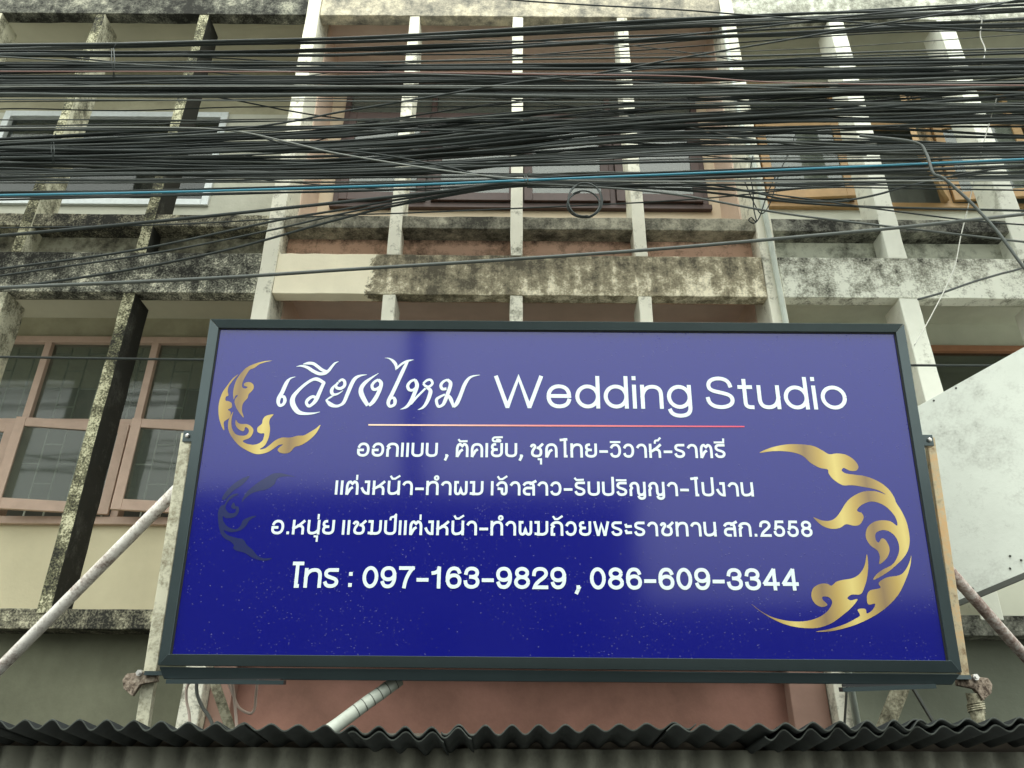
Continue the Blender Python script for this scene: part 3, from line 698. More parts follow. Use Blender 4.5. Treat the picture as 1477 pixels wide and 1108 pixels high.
def lettering(text, x0, x1, ya, yb, xh_px, thick, capk=1.12, gap=.17, spc=.36, label=None):
    text = text.replace('ำ', 'ํา')
    a, b = uv(x0, ya), uv(x1, yb)
    v_up = uv((x0+x1)/2, (ya+yb)/2-xh_px)[1] - uv((x0+x1)/2, (ya+yb)/2)[1]
    xh = v_up; t = thick; items = []; pen = 0.0; last = 0.0
    for ch in text:
        if ch == ' ': pen += spc; continue
        if ch in MK:
            items.append((MK[ch], last, 1-t, t*.78)); continue
        if ch in CAPS:
            wd, st = CAPS[ch]; H = capk-t; wd *= 1.14
            if ch == '9':
                st = [[(.57-x, 1-y) for x, y in s] for s in parse(SIX)]
            st = [[(x*1.14, y) for x, y in s] for s in (parse(st) if isinstance(st, str) else st)]
        else:
            wd, st = G[ch]; H = 1-t
        items.append((st, pen+t/2, H, t)); last = pen+t/2+wd*H
        pen += wd*H+t+gap
    total = pen-gap
    kx = ((b[0]-a[0])/total)
    bm = BM()
    for st, ox, H, tt in items:
        for s in (parse(st) if isinstance(st, str) else st):
            pts = []
            for x, y in s:
                X = (ox+x*H)*kx; f = X/(b[0]-a[0])
                pts.append((a[0]+X, a[1]+(b[1]-a[1])*f+(t/2+y*H)*xh))
            closed = (Vector(s[0])-Vector(s[-1])).length < 1e-4
            ribbon(bm, pts, tt*(xh+kx)/2, 0 if closed else tt*xh/2)
    o = obj('lettering', bm, M['letter'], sign, recalc=False)
    if label: o['label'] = label
    return o
lettering('Wedding Studio', 712.5, 1227, 586, 588.3, 42, .13, spc=.36, gap=.135, label='white Latin lettering reading Wedding Studio')
lettering('ออกแบบ , ตัดเย็บ, ชุดไทย-วิวาห์-ราตรี', 513, 1049, 656.6, 658.8, 20.5, .178)
lettering('แต่งหน้า-ทำผม เจ้าสาว-รับปริญญา-ไปงาน', 481, 1090, 711.7, 714.5, 20.6, .178)
lettering('อ.หนุ่ย แชมป์แต่งหน้า-ทำผมถ้วยพระราชทาน สก.2558', 388, 1176, 769.3, 773.3, 21.2, .18)
lettering('โทร : 097-163-9829 , 086-609-3344', 418, 1157, 846.8, 851, 28.6, .182, gap=.11, label='white telephone numbers on the bottom line')

# brush-written shop name (traced strokes: x, y, width in a 9.23x enlargement)
K1 = 9.231
BR = [  # first enlargement, origin 385,500
 [(360,375,4),(290,400,25),(240,460,50),(180,590,55),(140,660,55),(130,720,45),(155,760,40),(200,740,40),(220,690,45),(205,640,35),(175,655,20)],
 [(690,845,4),(600,865,22),(480,868,40),(390,840,62),(325,740,70),(330,650,60),(400,560,45),(500,470,40),(590,415,40),(660,410,50),(752,462,40)],
 [(745,450,45),(690,570,50),(640,680,55),(590,740,45),(540,768,40),(508,725,40),(530,680,45),(590,642,40),(640,660,40)],
 [(375,240,4),(440,230,25),(520,250,40),(600,300,45),(680,335,45),(750,330,45),(800,300,40),(850,240,35),(890,195,25),(940,172,4)],
 [(465,207,8),(530,195,38),(600,200,42),(660,240,42),(720,285,42),(790,310,35)],
 [(940,445,30),(985,415,35),(1020,440,40),(1018,495,42),(970,532,42),(918,525,40),(908,490,30),(935,450,30)],
 [(905,475,15),(855,535,42),(848,588,45),(880,615,35),(940,600,22),(1000,560,6)],
 [(890,612,22),(820,655,25),(765,690,10)],
 [(772,688,24),(830,745,55),(900,768,40),(960,755,35),(1010,715,45),(1060,600,50),(1120,460,52),(1170,390,45),(1240,358,25),(1320,347,4)],
 [(1475,328,5),(1380,390,28),(1290,460,50),(1240,540,60),(1255,630,65),(1330,760,50)],
 # second enlargement, origin 535,500 (shifted by 1384.6)
 [(1475,415,35),(1425,440,35),(1388,490,40),(1402,540,40),(1450,540,40),(1485,510,30)],
 [(1470,415,40),(1510,465,50),(1480,575,52),(1410,700,55),(1345,762,40)],
]
D2 = 1384.6
B2 = [
 [(175,125,3),(230,130,15),(290,170,40),(325,225,40),(322,288,8)],
 [(330,268,26),(400,205,30),(480,165,30),(560,148,4)],
 [(480,170,35),(420,290,50),(350,440,50),(270,610,52),(228,690,50),(222,740,45),(248,772,40),(300,750,40),(312,700,45),(295,658,35),(255,672,22)],
 [(585,412,30),(520,440,35),(482,495,40),(500,548,40),(550,555,35),(590,520,30)],
 [(580,415,40),(606,490,52),(570,600,52),(520,710,50),(460,780,35),(380,812,4)],
 [(520,740,36),(600,650,30),(720,530,28)],
 [(690,465,28),(740,422,32),(790,418,34),(812,465,34),(768,508,34),(720,500,34),(688,465,28)],
 [(735,520,30),(785,560,50),(770,640,52),(730,730,45),(680,790,30),(615,818,4)],
 [(1015,415,30),(960,440,35),(925,490,40),(945,538,40),(1000,535,36)],
 [(1010,412,36),(1055,460,48),(1040,540,50),(1010,620,50),(980,700,50),(950,752,40),(890,772,35),(866,690,40),(905,650,35),(980,612,26)],
 [(1012,608,30),(1060,680,50),(1095,785,26)],
 [(1095,780,36),(1140,730,55),(1190,620,50),(1240,490,50),(1290,410,40),(1350,370,25),(1450,352,4)],
]
bm = BM(); mpp = (uv(560, 570)[0]-uv(550, 570)[0])/10
for st in BR+[[(x+D2, y, w_) for x, y, w_ in s] for s in B2]:
    sp = spline(st, 6)
    pts = [uv(385+x/K1, 500+y/K1) for x, y, w_ in sp]
    ribbon(bm, pts, [w_/K1*mpp for x, y, w_ in sp])
o = obj('lettering', bm, M['letter'], sign, recalc=False); o['label'] = 'large brush-written white Thai shop name'

# thin rule under the title
bm = BM(); a, b = uv(530, 610.5), uv(1076, 613)
ribbon(bm, [a, ((a[0]+b[0])/2, (a[1]+b[1])/2), b], [.008, .009, .007]); obj('rule', bm, M['rule'], sign, recalc=False)

# flourishes
def flourish(polys, k, ox, oy, m, label=None, lift=.0008, sub=4):
    bm = BM()
    for j, pl in enumerate(polys):
        sp = spline([tuple(map(float, p)) for p in pl], sub, closed=True)
        vs = [bm.verts.new((u, .032-lift-j*.0003, v)) for u, v in (uv(ox+x/k, oy+y/k) for x, y in sp)]
        es = [bm.edges.new((vs[i], vs[(i+1) % len(vs)])) for i in range(len(vs))]
        bmesh.ops.triangle_fill(bm, use_beauty=True, use_dissolve=False, edges=es, normal=(0, -1, 0))
    o = obj('flourish', bm, m, sign)
    if label: o['label'] = label
L1 = [(590,112),(540,122),(470,145),(420,180),(375,200),(345,245),(315,300),(303,345),(312,370),(340,375),(355,360),(325,350),(322,330),(350,315),(385,318),(410,340),(412,375),(390,405),(365,430),(355,465),(320,505),(305,540),(303,590),(318,650),(285,615),(245,550),(232,490),(258,450),(262,438),(240,445),(225,480),(218,430),(225,370),(250,295),(290,235),(350,175),(430,140),(510,118)]
L2 = [(270,240),(225,290),(180,350),(168,400),(175,440),(150,455),(148,490),(175,495),(205,515),(205,555),(170,575),(195,600),(185,650),(145,680),(130,700),(135,770),(110,735),(85,650),(80,560),(90,490),(120,410),(165,345),(215,280)]
L3 = [(220,595),(205,660),(205,740),(235,800),(280,820),(330,820),(360,800),(368,770),(350,745),(330,745),(325,770),(305,778),(265,755),(240,715),(245,670),(265,700),(300,712),(345,712),(385,730),(410,765),(400,810),(370,845),(310,870),(340,895),(400,908),(450,900),(495,870),(510,830),(512,800),(480,800),(450,785),(450,745),(490,710),(500,670),(530,635),(600,620),(570,660),(560,700),(568,760),(555,840),(520,912),(470,950),(520,942),(570,905),(620,865),(680,840),(740,840),(780,835),(830,822),(890,818),(950,785),(1000,755),(1045,720),(1010,790),(960,845),(900,890),(850,915),(800,930),(760,975),(710,990),(660,980),(640,955),(660,930),(690,905),(650,910),(600,945),(540,980),(460,997),(400,985),(330,950),(270,910),(210,840),(175,770),(172,700),(190,640)]
flourish([L1, L2, L3], 6.517, 300, 500, M['gold'], 'crescent gold flourish left of the shop name')
q8 = lambda P: [(x, y+827) for x, y in P]
R1 = [(105,182),(200,140),(330,112),(460,110),(570,125),(650,165),(705,195),(770,188),(850,200),(920,245),(955,300),(935,335),(880,335),(830,312),(812,335),(850,360),(920,370),(1020,385),(1130,430),(1210,490),(1260,560),(1280,610),(1330,690),(1370,780),(1392,880)] + q8([(1395,130),(1378,200),(1340,260),(1290,310),(1220,370),(1150,415),(1085,445),(1110,400),(1170,355),(1240,320),(1280,270),(1305,200),(1300,130),(1270,70),(1220,30),(1160,18),(1105,45),(1105,100),(1130,125),(1155,90),(1190,105),(1222,170),(1215,230),(1180,280),(1135,310),(1140,250),(1120,195),(1060,150),(1020,80)]) + [(1030,830),(1080,780),(1150,762),(1230,770),(1288,808),(1280,750),(1240,690),(1170,630),(1080,600),(1000,620),(950,660),(950,685),(985,700),(1000,740),(970,795),(920,808),(850,795),(800,825),(730,835),(660,815),(610,780),(570,735),(640,762),(710,765),(760,740),(800,690),(850,610),(910,555),(1000,515),(1100,512),(1190,540),(1110,498),(1000,475),(900,460),(820,460),(740,410),(700,360),(690,325),(620,310),(540,265),(480,210),(400,180),(300,168),(200,170)]
R2 = q8([(35,650),(120,715),(230,770),(370,800),(500,800),(610,770),(690,715),(730,650),(720,610),(690,590),(650,590),(650,615),(690,660),(640,678),(580,645),(552,580),(570,515),(630,480),(690,480),(725,495),(770,460),(830,445),(910,430),(970,390),(1010,320),(1028,225),(1040,320),(1030,430),(1000,530),(970,570),(900,572),(862,600),(890,622),(950,612),(900,680),(820,750),(720,820),(600,858),(450,855),(320,825),(200,770),(100,705)])
R3 = q8([(590,890),(700,870),(830,830),(930,780),(970,750),(950,700),(1015,695),(1030,735),(1080,700),(1100,650),(1040,655),(1030,580),(1060,535),(1145,515),(1130,470),(1200,425),(1310,405),(1360,360),(1395,290),(1410,235),(1400,330),(1360,450),(1300,570),(1210,670),(1100,750),(960,820),(820,865),(700,888)])
flourish([R1, R2, R3], 5.908, 1080, 620, M['gold'], 'tall gold flourish at the right edge')
G1 = [(410,390),(450,300),(520,230),(600,170),(700,110),(760,80),(850,80),(990,120),(900,108),(800,130),(760,200),(680,250),(590,270),(510,300),(450,350)]
G2 = [(200,350),(240,280),(330,190),(430,130),(500,110),(420,200),(330,260),(280,310),(230,360)]
G3 = [(230,410),(270,340),(330,300),(380,300),(300,350),(250,410),(240,460),(280,505),(340,500),(350,460),(320,460),(300,430),(330,390),(345,430),(380,440),(380,500),(330,550),(250,560),(210,540),(220,600),(270,655),(350,680),(400,640),(430,580),(520,540),(570,540),(500,580),(460,640),(400,690),(300,710),(220,690),(260,740),(350,770),(430,790),(470,850),(530,900),(580,960),(650,990),(740,990),(680,1015),(600,1010),(520,980),(440,930),(360,910),(320,880),(330,850),(290,810),(220,770),(180,700),(160,590),(160,490),(190,430)]
flourish([G1, G2, G3], 7.39, 290, 670, M['ghost'], 'faded dark flourish at lower left')

# ------------------------------------------------------------------ sign supports
def sgn(px, py, back):
    return hit(px, py, ORI - NRM*back, NRM)
def flat_post(label, p0, p1, wpx, back, m, name='sign_post'):
    a, b = sgn(*p0, back), sgn(*p1, back)
    wdt = wpx*(a-ORG).length/F_PX
    bm = BM(); bar(bm, a, b, wdt, .04, up=(0, 1, 0))
    return tag(obj(name, bm, m, bevel=.003), label, 'post')
flat_post('weathered cream steel post along the left edge of the blue sign', (271.5, 626), (204, 1060), 15, .22, M['angle'])
flat_post('tan streaked steel post along the right edge of the blue sign', (1340, 632), (1391, 985), 10, .22, M['angle_tan'])
def corner_plate(label, px, py, flip):
    a = sgn(px, py, .16)
    t = thing('corner_bracket', label, 'bracket', 'brackets under the sign corners', tuple(a))
    bm = BM(); s = flip
    pts = [(-.10*s, .02), (.05*s, .035), (.06*s, -.015), (-.02*s, -.03), (-.05*s, -.085), (-.10*s, -.05), (-.115*s, -.01)]
    f = [bm.verts.new((x, 0, z)) for x, z in pts]; fc = bm.faces.new(f)
    r0 = bmesh.ops.extrude_face_region(bm, geom=[fc]); bmesh.ops.translate(bm, vec=(0, .03, 0), verts=[g for g in r0['geom'] if isinstance(g, bmesh.types.BMVert)])
    obj('plate', bm, M['rusty_plate'], t, bevel=.003)
    bm = BM(); tube(bm, [(-.03*s, -.022, .022), (-.03*s, .02, .022)], .016, 6); tube(bm, [(-.03*s, -.03, .022), (-.03*s, -.02, .022)], .009, 8)
    obj('bolt', bm, M['bolt'], t)
    bm = BM(); box(bm, min(0, .17*s), max(0, .17*s), -.03, .0, .01, .03); obj('tab', bm, M['frame'], t)
corner_plate('rusty bracket bolted under the left corner of the blue sign', 210, 978, 1)
corner_plate('rusty bracket bolted under the right corner of the blue sign', 1398, 984, -1)
bm = BM(); a, b = sgn(1404, 1000, .2), sgn(1416, 1062, .2); tube(bm, [a, a.lerp(b, .5), b], [.036, .032, .03], 9)
for k in range(4):
    c = a.lerp(b, .30+.05*k); tube(bm, [c+Vector((math.cos(t_*.8)*.04, math.sin(t_*.8)*.04, .004*t_-.01)) for t_ in range(9)], .004, 5)
tag(obj('post_stub', bm, M['brace']), 'short flaking post stub tied with wire beneath the right sign corner', 'post')

def pole(label, p0, p1, y0, y1, r, m, name='brace_pole', rings=0):
    a, b = at(*p0, y0), at(*p1, y1)
    if b.y > a.y: b = a+(b-a)*((5.2-a.y)/(b.y-a.y))
    bm = BM(); tube(bm, [a.lerp(b, k/12)+Vector((0, 0, random.uniform(-.002, .002))) for k in range(13)], r, 14)
    return tag(obj(name, bm, m), label, 'pole'), a, b
pole('whitish painted pole slanting down left from the blue sign', (262, 700), (-40, 1004), 4.18, 4.75, .034, M['pipe'])
pole('rusty pole slanting down right from behind the blue sign', (1362, 815), (1512, 985), 4.18, 4.7, .031, M['pipe_rust'])
_, a, b = pole('pale jointed plastic pipe rising to the underside of the blue sign', (576, 980), (462, 1063), 4.15, 4.0, .032, M['brace_pvc'], 'plastic_pipe')
for k in range(6):
    c = a.lerp(b, .06+.1*k); bm = BM(); tube(bm, [c, c+(b-a)*.008], .0335, 14); obj('joint_ring', bm, M['dark_steel'], _)
# braces seen in the gap between sign and awning
def slat(label, p0, p1, y0, y1, wd, m, name='brace_bar', cat='brace'):
    bm = BM(); bar(bm, at(*p0, y0), at(*p1, y1), wd, .02, up=(0, 1, 0)); tag(obj(name, bm, m, bevel=.002), label, cat)
slat('narrow flaking brace leaning in front of the pink wall at left', (306, 975), (336, 1062), 4.6, 4.6, .05, M['brace'])
slat('wide flaking brace leaning left beside the white column at right', (1302, 985), (1272, 1062), 4.6, 4.6, .085, M['brace'])
slat('thin grey rod leaning right beneath the right sign end', (1312, 985), (1358, 1062), 4.6, 4.6, .014, M['dark_steel'], 'steel_rod', 'rod')
slat('thin dark rod standing before the pink column', (1222, 985), (1217, 1062), 4.7, 4.7, .008, M['dark_steel'], 'steel_rod', 'rod')

# loose flex under the sign
def flex(label, pts, Y, r, m, name='hanging_wire', cat='wire', sub=8, group=None):
    P = [at(x, y, Y) for x, y in pts]; P = spline([tuple(p) for p in P], sub)
    bm = BM(); tube(bm, P, r, 7); return tag(obj(name, bm, m), label, cat, group)
flex('pale flex looping down at the left below the sign', [(280, 978), (270, 990), (269, 1010), (273, 1030), (274, 1060)], 4.3, .007, M['pink_cord'])
flex('thick grey flex curling past the stained white column', [(284, 978), (284, 1000), (292, 1020), (302, 1035), (312, 1060)], 4.32, .009, M['cable_l'])
flex('straight pale pink flex dropping behind the awning', [(334, 978), (337, 1000), (340, 1030), (342, 1060)], 4.3, .008, M['pink_cord'])
flex('pale pink flex hanging in a loop from the sign', [(326, 976), (336, 1002), (345, 1021), (360, 1029), (367, 1022), (369, 1002), (372, 976)], 4.35, .007, M['pink_cord'])

# ------------------------------------------------------------------ white board at the right
pv0, pdir = Vector((2.55, 4.95, 0)), Vector((.75, -.66, 0)).normalized()
pn = Vector((pdir.y, -pdir.x, 0))
def wb(px, py): return hit(px, py, pv0, pn)
bm = BM()
P = [wb(1262, 620), wb(1326, 584.5), wb(1477, 500.5), wb(1640, 409), wb(1640, 759), wb(1477, 828), wb(1382, 868), wb(1262, 918)]
f = [bm.verts.new(p) for p in P]; g_ = [bm.verts.new(p+pn*.035*(1 if pn.y > 0 else -1)) for p in P]
bm.faces.new(f); bm.faces.new(g_[::-1])
for i in range(len(P)): bm.faces.new((f[i], g_[i], g_[(i+1) % len(P)], f[(i+1) % len(P)]))
t = thing('white_board', 'big white painted board with sloping top beside the blue sign', 'board')
obj('panel', bm, M['board'], t, bevel=.003)
bm = BM(); dn = Vector((0, 0, -.012)); bar(bm, wb(1262, 918)+dn, wb(1640, 759)+dn, .02, .03); obj('edge_bar', bm, M['dark_steel'], t)
bm = BM()
for px, py in ((1347, 578), (1379, 560), (1457, 802), (1473, 808), (1403, 849), (1457, 820)):
    p = wb(px, py)-pn*.002*(1 if pn.y > 0 else -1); bmesh.ops.create_uvsphere(bm, u_segments=8, v_segments=6, radius=.007, matrix=Matrix.Translation(p))
obj('screw_head', bm, M['dark_steel'], t)

# ------------------------------------------------------------------ awning
aw = thing('awning', 'dark corrugated awning running along the bottom below the sign', 'awning')
def corr(x0, x1, zf, y0, y1, slope, per, amp, th, ph=0, step=10):
    bm = BM(); n = max(2, int((x1-x0)/per*step)); rows = []
    for j, (y, dz) in enumerate(((y0, 0), (y1, slope))):
        top = []; bot = []
        for i in range(n+1):
            x = x0+(x1-x0)*i/n; z = zf(x)+dz+amp*(1+.22*math.sin(x*5.1+ph*3))*math.sin(2*math.pi*(x/per)+ph+.35*math.sin(x*3.3+ph))+.004*math.sin(x*2.3+ph*5)
            top.append(bm.verts.new((x, y, z+th))); bot.append(bm.verts.new((x, y, z)))
        rows.append((top, bot))
    (t0, b0), (t1, b1) = rows
    for i in range(n):
        for q, mi in (((t0[i], t0[i+1], t1[i+1], t1[i]), 0), ((b0[i], b1[i], b1[i+1], b0[i+1]), 0), ((t0[i], b0[i], b0[i+1], t0[i+1]), 1), ((t1[i], t1[i+1], b1[i+1], b1[i]), 0)):
            f = bm.faces.new(q); f.smooth = True; f.material_index = mi
    bm.faces.new((t0[0], t1[0], b1[0], b0[0])); bm.faces.new((t0[n], b0[n], b1[n], t1[n]))
    return bm
YE = 3.05
zpix = lambda px, py, y=YE: at(px, py, y).z
xpix = lambda px, y=YE: at(px, 1050, y).x
ZL, ZM, ZR = zpix(80, 1046), zpix(700, 1056), zpix(1450, 1040)
def zedge(x):
    xl, xm, xr = xpix(80), xpix(700), xpix(1450)
    return ZL+(ZM-ZL)*max(0, min(1, (x-xl)/(xm-xl))) if x < xm else ZM+(ZR-ZM)*max(0, (x-xm)/(xr-xm))
PER = .097
rs = random.Random(11); xs_ = xpix(-420); k = 0
while xs_ < xpix(1880):
    wd_ = rs.uniform(.80, .98); k += 1
    lift = rs.uniform(-.006, .006); tilt = rs.uniform(-.006, .006); x_mid = xs_+wd_/2
    obj('roof_sheet', corr(xs_, xs_+wd_+.11, lambda x, d=lift, t=tilt, m=x_mid: zedge(x)+d+t*(x-m), YE+rs.uniform(0, .02)+.002*k, YE+.42+.003*k, -.052, PER, .0145, .006, rs.uniform(0, 1.2)), [M['roof_sheet'], M['roof_rim']], aw)
    xs_ += wd_
for x0, x1, dz in ((xpix(1105), 4.2, -.030), (xpix(500), xpix(640), -.022)):       # a second layer pushed in underneath
    obj('roof_sheet', corr(x0, x1, lambda x, d=dz: zedge(x)+d, YE+.03, YE+.43, -.05, PER, .0145, .006, .7), [M['roof_sheet'], M['roof_rim']], aw)
# timber purlin and corrugated fascia under the sheets
yf = YE+.30
ztop = at(738, 1078, yf).z
bm = BM(); n = 700; xa, xb = -4.6, 4.6; prev = None
for i in range(n+1):
    x = xa+(xb-xa)*i/n; y = yf+.024*math.sin(2*math.pi*x/.118+.6); z1 = ztop+at(738+x*200, 1078, yf).z*0+(-.006+.004*x/4)
    cur = (bm.verts.new((x, y, z1)), bm.verts.new((x, y, z1-.55)))
    if prev:
        f = bm.faces.new((prev[0], prev[1], cur[1], cur[0])); f.smooth = True
    prev = cur
fo = obj('fascia', bm, M['fascia'], aw, recalc=False); so_ = fo.modifiers.new('solid', 'SOLIDIFY'); so_.thickness = .004
bm = BM(); box(bm, -4.6, 4.6, yf+.05, yf+.13, ztop-.03, ztop+.05); obj('purlin', bm, M['timber'], aw)
bm = BM(); box(bm, -4.6, 4.6, yf+.14, Y0-.03, ztop-.06, ztop-.05); obj('ceiling_sheet', bm, M['roof_sheet'], aw)
for x in (-3.6, 0, 3.6):
    bm = BM(); box(bm, x-.03, x+.03, yf+.06, yf+.12, .131, ztop-.031); obj('post', bm, M['dark_steel'], aw)

# ------------------------------------------------------------------ overhead cables
def cable(pts, Y, r, m, label, group, sub=6, name='cable'):
    P = []
    if Y < 4: r *= (Y+1)/Y; Y += 1.0
    pts = list(pts)
    if pts[0][0] <= -60:
        (x0, y0), (x1, y1) = pts[0][:2], pts[1][:2]; pts.insert(0, (-560, y0+(y1-y0)/(x1-x0)*(-560-x0)))
    if pts[-1][0] >= 1535:
        (x0, y0), (x1, y1) = pts[-1][:2], pts[-2][:2]; pts.append((2060, y0+max(-.12, min(.12, (y1-y0)/(x1-x0)))*(2060-x0)))
    for i, p in enumerate(pts):
        P.append(tuple(at(p[0], p[1], Y+(p[2] if len(p) > 2 else 0))))
    P = spline(P, sub); bm = BM(); tube(bm, P, r, 6, caps=True)
    return tag(obj(name, bm, m, recalc=False), label, 'cable', group)
def bundle(label, group, n, prof, yr, rr, wav=1.6, mats=('cable',)*8+('cable_g',)*3):
    xs = [p[0] for p in prof]
    f0 = [(i+.5)/n for i in range(n)]
    fr = [f0[:] for _ in prof]
    for k in range(1, len(prof)):        # neighbours swap places along the run
        a = fr[k-1][:]
        fr[k] = [min(1, max(0, v+random.gauss(0, .13))) for v in a]
    for i in range(n):
        anchors = []
        for k, (x, lo, hi) in enumerate(prof): anchors.append((x, lo+(hi-lo)*fr[k][i]))
        dense = spline(anchors, 4)
        pts = [(x, y+(random.gauss(0, wav) if 0 < j < len(dense)-1 else 0), random.uniform(-.015, .015)) for j, (x, y) in enumerate(dense)]
        cable(pts, random.uniform(*yr), random.uniform(*rr), M[random.choice(mats)], label, group, sub=4)
bundle('black cable in the topmost bundle rising to the right under the roof beam', 'cables of the topmost bundle', 9, [(-70,64,84),(490,53,80),(980,28,64),(1560,-4,48)], (3.2, 3.4), (.006, .0095), .8)
bundle('black cable in the second bundle from the top', 'cables of the second bundle', 9, [(-70,90,112),(490,88,110),(980,82,106),(1560,68,95)], (3.2, 3.4), (.006, .0095), .8)
bundle('black cable in the tight dark bundle crossing level below the second bundle', 'cables of the third bundle', 23, [(-70,114,140),(490,112,138),(980,104,138),(1560,90,126)], (3.25, 3.45), (.006, .0095), .9)
bundle('thin loose cable strung between the upper and middle bundles', 'loose cables between bundles', 4, [(-70,142,190),(490,142,178),(980,142,170),(1560,120,160)], (3.2, 3.5), (.0035, .005), 1.0, ('cable', 'cable_g', 'cable_g'))
bundle('black cable in the thick middle bundle that fans out to the right', 'cables of the middle bundle', 36, [(-70,203,246),(490,182,254),(980,145,222),(1560,130,225)], (3.3, 3.55), (.005, .0095), 1.4)
bundle('black cable fanning upward at right from the middle bundle', 'fanning cables at right', 18, [(-70,206,240),(490,190,250),(980,146,218),(1560,94,226)], (3.35, 3.55), (.005, .008), 1.4)
bundle('black cable running just above the bright teal cable', 'cables above the teal cable', 9, [(-70,246,264),(490,236,262),(980,215,258),(1560,203,250)], (3.2, 3.4), (.004, .0075), 1.0)
bundle('black cable clinging to the teal cable', 'cables beside the teal cable', 4, [(-70,276,292),(490,268,278),(980,247,258),(1560,226,240)], (3.22, 3.3), (.0045, .0065), .6)
rt = random.Random(23)
for k in range(15):
    y0, y1 = rt.uniform(60, 275), rt.uniform(40, 262); ym = (y0+y1)/2+rt.uniform(-26, 26)
    xa, xb = (-70, 1560) if k % 3 else ((380, 1560) if k % 2 else (-70, 1250))
    pts = [(xa, y0), (xa+(xb-xa)*.25, (y0*2+ym)/3+rt.uniform(-14, 14)), ((xa+xb)/2+rt.uniform(-120, 120), ym), (xa+(xb-xa)*.75, (y1*2+ym)/3+rt.uniform(-14, 14)), (xb, y1)]
    cable(pts, rt.uniform(3.15, 3.6), rt.uniform(.0028, .0048), M[rt.choice(('cable', 'cable', 'cable_g'))], 'thin stray cable wandering across the bundles at a slant', 'stray crossing cables')
T = [
 ('bright teal cable crossing the whole street view', [(-70,283),(250,277),(490,270),(640,265),(760,260),(980,251),(1200,242),(1560,226)], 3.12, .006, 'cable_teal'),
 ('thin reddish cable running level through the upper bundles', [(-70,103),(490,104),(760,107),(980,110),(1150,120),(1560,124)], 3.12, .004, 'cable_r'),
 ('thin pale line drawn straight beneath the tight upper bundle', [(-70,125),(490,124.5),(980,123),(1560,118)], 3.12, .0035, 'cable_l'),
 ('thin grey line straight across at middle height', [(-70,143),(490,146),(980,148),(1560,150)], 3.12, .0035, 'cable_g'),
 ('lone cable crossing the left column at its stained middle', [(-70,187),(270,188),(490,185),(760,190),(1100,188),(1560,170)], 3.15, .005, 'cable'),
 ('thick cable climbing from lower left to the teal cable', [(-70,344),(0,340),(240,318),(480,293),(640,276),(760,262),(980,258),(1560,236)], 3.18, .0085, 'cable'),
 ('cable sloping up from the mouldy left beam, uppermost of three', [(-70,398),(0,388),(200,360),(400,318),(490,303),(600,284),(760,264),(980,262),(1560,252)], 3.2, .006, 'cable'),
 ('cable sloping up from the mouldy left beam, middle of three', [(-70,408),(0,398),(230,364),(400,330),(490,309),(600,288),(760,266),(980,268),(1560,256)], 3.2, .005, 'cable'),
 ('cable sloping up from the mouldy left beam, lowest of three', [(-70,428),(0,417),(170,392),(330,360),(490,316),(600,291),(760,268),(980,274),(1200,296),(1560,306)], 3.22, .0062, 'cable'),
 ('long thick cable rising from the left edge over the stained middle beam to the right', [(-70,418),(0,415),(295,402),(500,389),(740,374),(940,360),(1115,345),(1300,328),(1560,300)], 3.1, .0085, 'cable_g'),
 ('thin dark cable sagging above the middle ledge', [(-70,330),(240,324),(480,311),(620,306),(980,289),(1200,268),(1560,240)], 3.25, .0038, 'cable'),
 ('grey cable slanting down right through the middle bundle', [(-70,185),(200,184),(330,188),(420,206),(490,222),(640,246),(760,258),(980,262),(1560,260)], 3.14, .0042, 'cable_l'),
 ('black cable slanting down right beside the pale one', [(-70,190),(300,186),(420,210),(540,222),(640,240),(720,258),(860,268),(980,266),(1560,268)], 3.16, .005, 'cable'),
 ('long cable climbing steeply to the upper right corner', [(-70,212),(330,187),(500,160),(620,140),(740,120),(860,106),(980,84),(1110,62),(1250,38),(1400,14),(1560,-14)], 3.13, .0055, 'cable'),
 ('wavy cable at the very top dipping across the roof beam', [(640,-12),(740,0),(860,8),(977,14),(1080,22),(1200,30),(1350,40),(1560,50)], 3.15, .005, 'cable'),
 ('cable curving along the top right corner', [(900,60),(1090,40),(1240,22),(1400,8),(1560,-6)], 3.18, .006, 'cable'),
 ('sagging cable below the teal one, descending right', [(700,262),(860,270),(977,281),(1130,308),(1302,329),(1477,349),(1560,358)], 3.14, .0055, 'cable_g'),
 ('sagging cable in a shallow curve left of the tan windows', [(760,258),(977,262),(1080,276),(1130,287),(1200,291),(1260,282),(1320,266),(1420,246),(1560,232)], 3.18, .0055, 'cable'),
 ('thin cable descending right across the tan window bottom rail', [(760,262),(980,268),(1110,280),(1300,306),(1420,320),(1560,330)], 3.18, .0042, 'cable'),
 ('thin cable level below the teal cable at right', [(760,268),(980,266),(1200,270),(1380,273),(1560,276)], 3.2, .0042, 'cable'),
 ('thin cable running level just under the teal one at right', [(760,270),(980,272),(1110,274),(1300,262),(1560,252)], 3.2, .0045, 'cable'),
 ('thick dark cable dropping at the right edge over the white beam', [(1240,196),(1318,205),(1336,222),(1346,250),(1362,258),(1400,292),(1440,336),(1477,386),(1530,450)], 3.0, .0075, 'cable_g'),
 ('thin wire tied to the right column under the white beam', [(1324,432),(1360,422),(1400,408),(1440,396),(1477,386),(1540,362)], 4.7, .008, 'cable_g'),
 ('single low cable passing behind the sign at its upper third', [(-70,514),(0,515),(290,519),(760,523),(1310,527),(1560,528)], 4.75, .0085, 'cable'),
]
for lab, pts, Y, r, m in T: cable(pts, Y, r, M[m], lab, None)
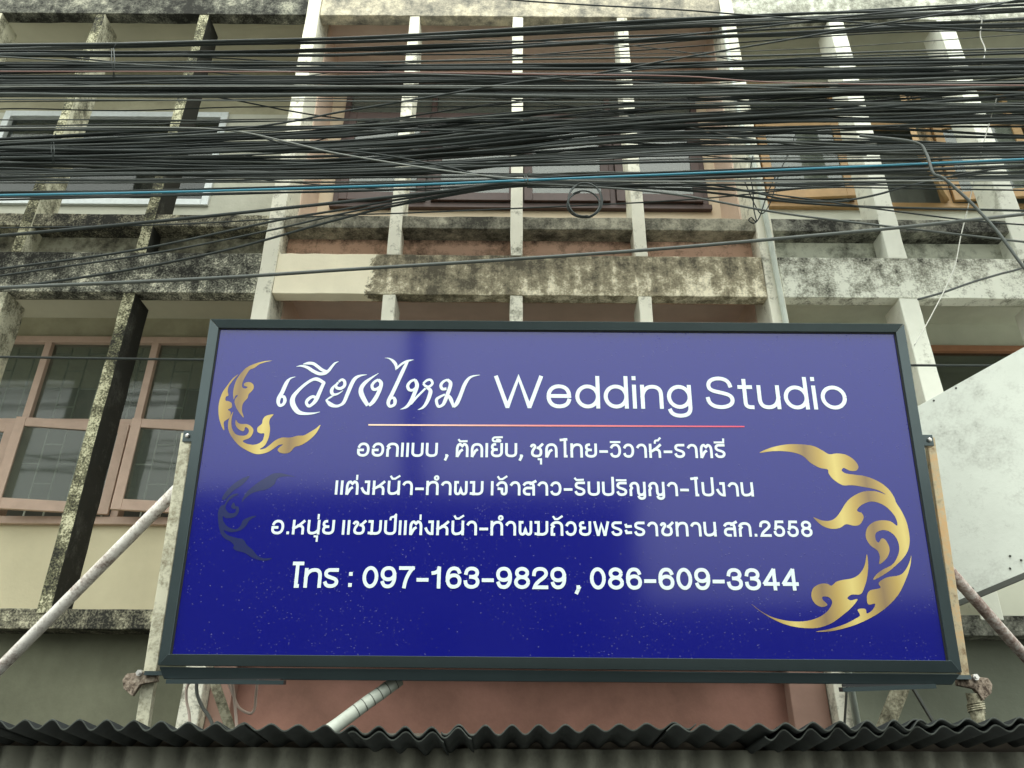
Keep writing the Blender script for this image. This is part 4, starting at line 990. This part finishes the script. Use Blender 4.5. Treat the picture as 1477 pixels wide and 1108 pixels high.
# thin white cord at the right
flex('thin white cord hanging from the bundles down to the sign', [(1438,140),(1415,220),(1396,300),(1386,340),(1375,390),(1345,452),(1319,498)], 4.4, .0038, M['white_cord'], 'white_string', 'string')
flex('thin white cord dangling in short kinks at the top right', [(1408,2),(1412,22),(1416,30),(1414,52),(1421,72),(1417,92)], 4.3, .005, M['white_cord'], 'white_string', 'string')
# wire tangle beside the right party column
flex('black wire loop dangling left of the grey conduit', [(1086,225),(1082,250),(1086,275),(1087,300),(1091,320),(1084,314),(1080,318),(1088,322),(1096,312),(1106,282),(1118,255)], 4.8, .0048, M['cable'], 'hanging_wire')
flex('black wire crossing the grey conduit in a slack curve', [(1074,262),(1090,298),(1100,308),(1112,290),(1124,250),(1136,224),(1152,182)], 4.85, .0045, M['cable'], 'hanging_wire')
# coil of spare cable
bm = BM(); pts = []
for k in range(128):
    t_ = k/36*2*math.pi; i = k/110
    pts.append(tuple(at(845-4*i+(27-4*math.sin(i*5))*math.cos(t_+1.2)*(1-.25*(k > 72)), 291+6*i*(k > 72)-2+25*math.sin(t_+1.2)*(1-.25*(k > 72)), 4.1+.012*math.sin(k*.4))))
tube(bm, pts, .0055, 6)
bt = [at(848, 265, 3.1), at(851, 269, 3.09), at(848, 272, 3.1)]
tag(obj('cable_coil', bm, M['cable']), 'spare black cable coiled in a ring hanging below the teal cable', 'cable coil')
# plastic ties round the bundles
def tie(label, x, ys, Y, m='cable'):
    Y += 1.0
    bm = BM()
    tube(bm, [at(x, ys[0], Y), at(x+1.5, (ys[0]+ys[1])/2, Y-.04), at(x-1, ys[1], Y)], .004, 6)
    tube(bm, [at(x, ys[0], Y), at(x+4, ys[0]-8, Y-.02)], .003, 5); tube(bm, [at(x+2, ys[1], Y), at(x-3, (ys[0]+ys[1])/2, Y-.05), at(x-3, ys[0], Y)], .003, 5)
    tag(obj('cable_tie', bm, M[m]), label, 'cable tie')
tie('wire tie hanging round the two upper bundles at far left', 164, (70, 112), 3.14)
tie('wire tie round the middle bundle over the left column', 77, (200, 236), 3.16)
tie('small tie knotted above the cable coil', 760, (254, 266), 3.08, 'cable_g')

# utility pole across the street, mirrored in the sign
pt = thing('utility_pole', 'concrete utility pole mirrored as a dark stripe in the blue sign', 'pole', None, (-1.55, -4.2, 0))
bm = BM(); tube(bm, [(0, 0, .01), (0, 0, 10.5)], [.19, .13], 10); obj('shaft', bm, M['concrete_pole'], pt)
bm = BM(); box(bm, -.8, .8, -.06, .06, 9.2, 9.32); obj('crossarm', bm, M['timber'], pt)
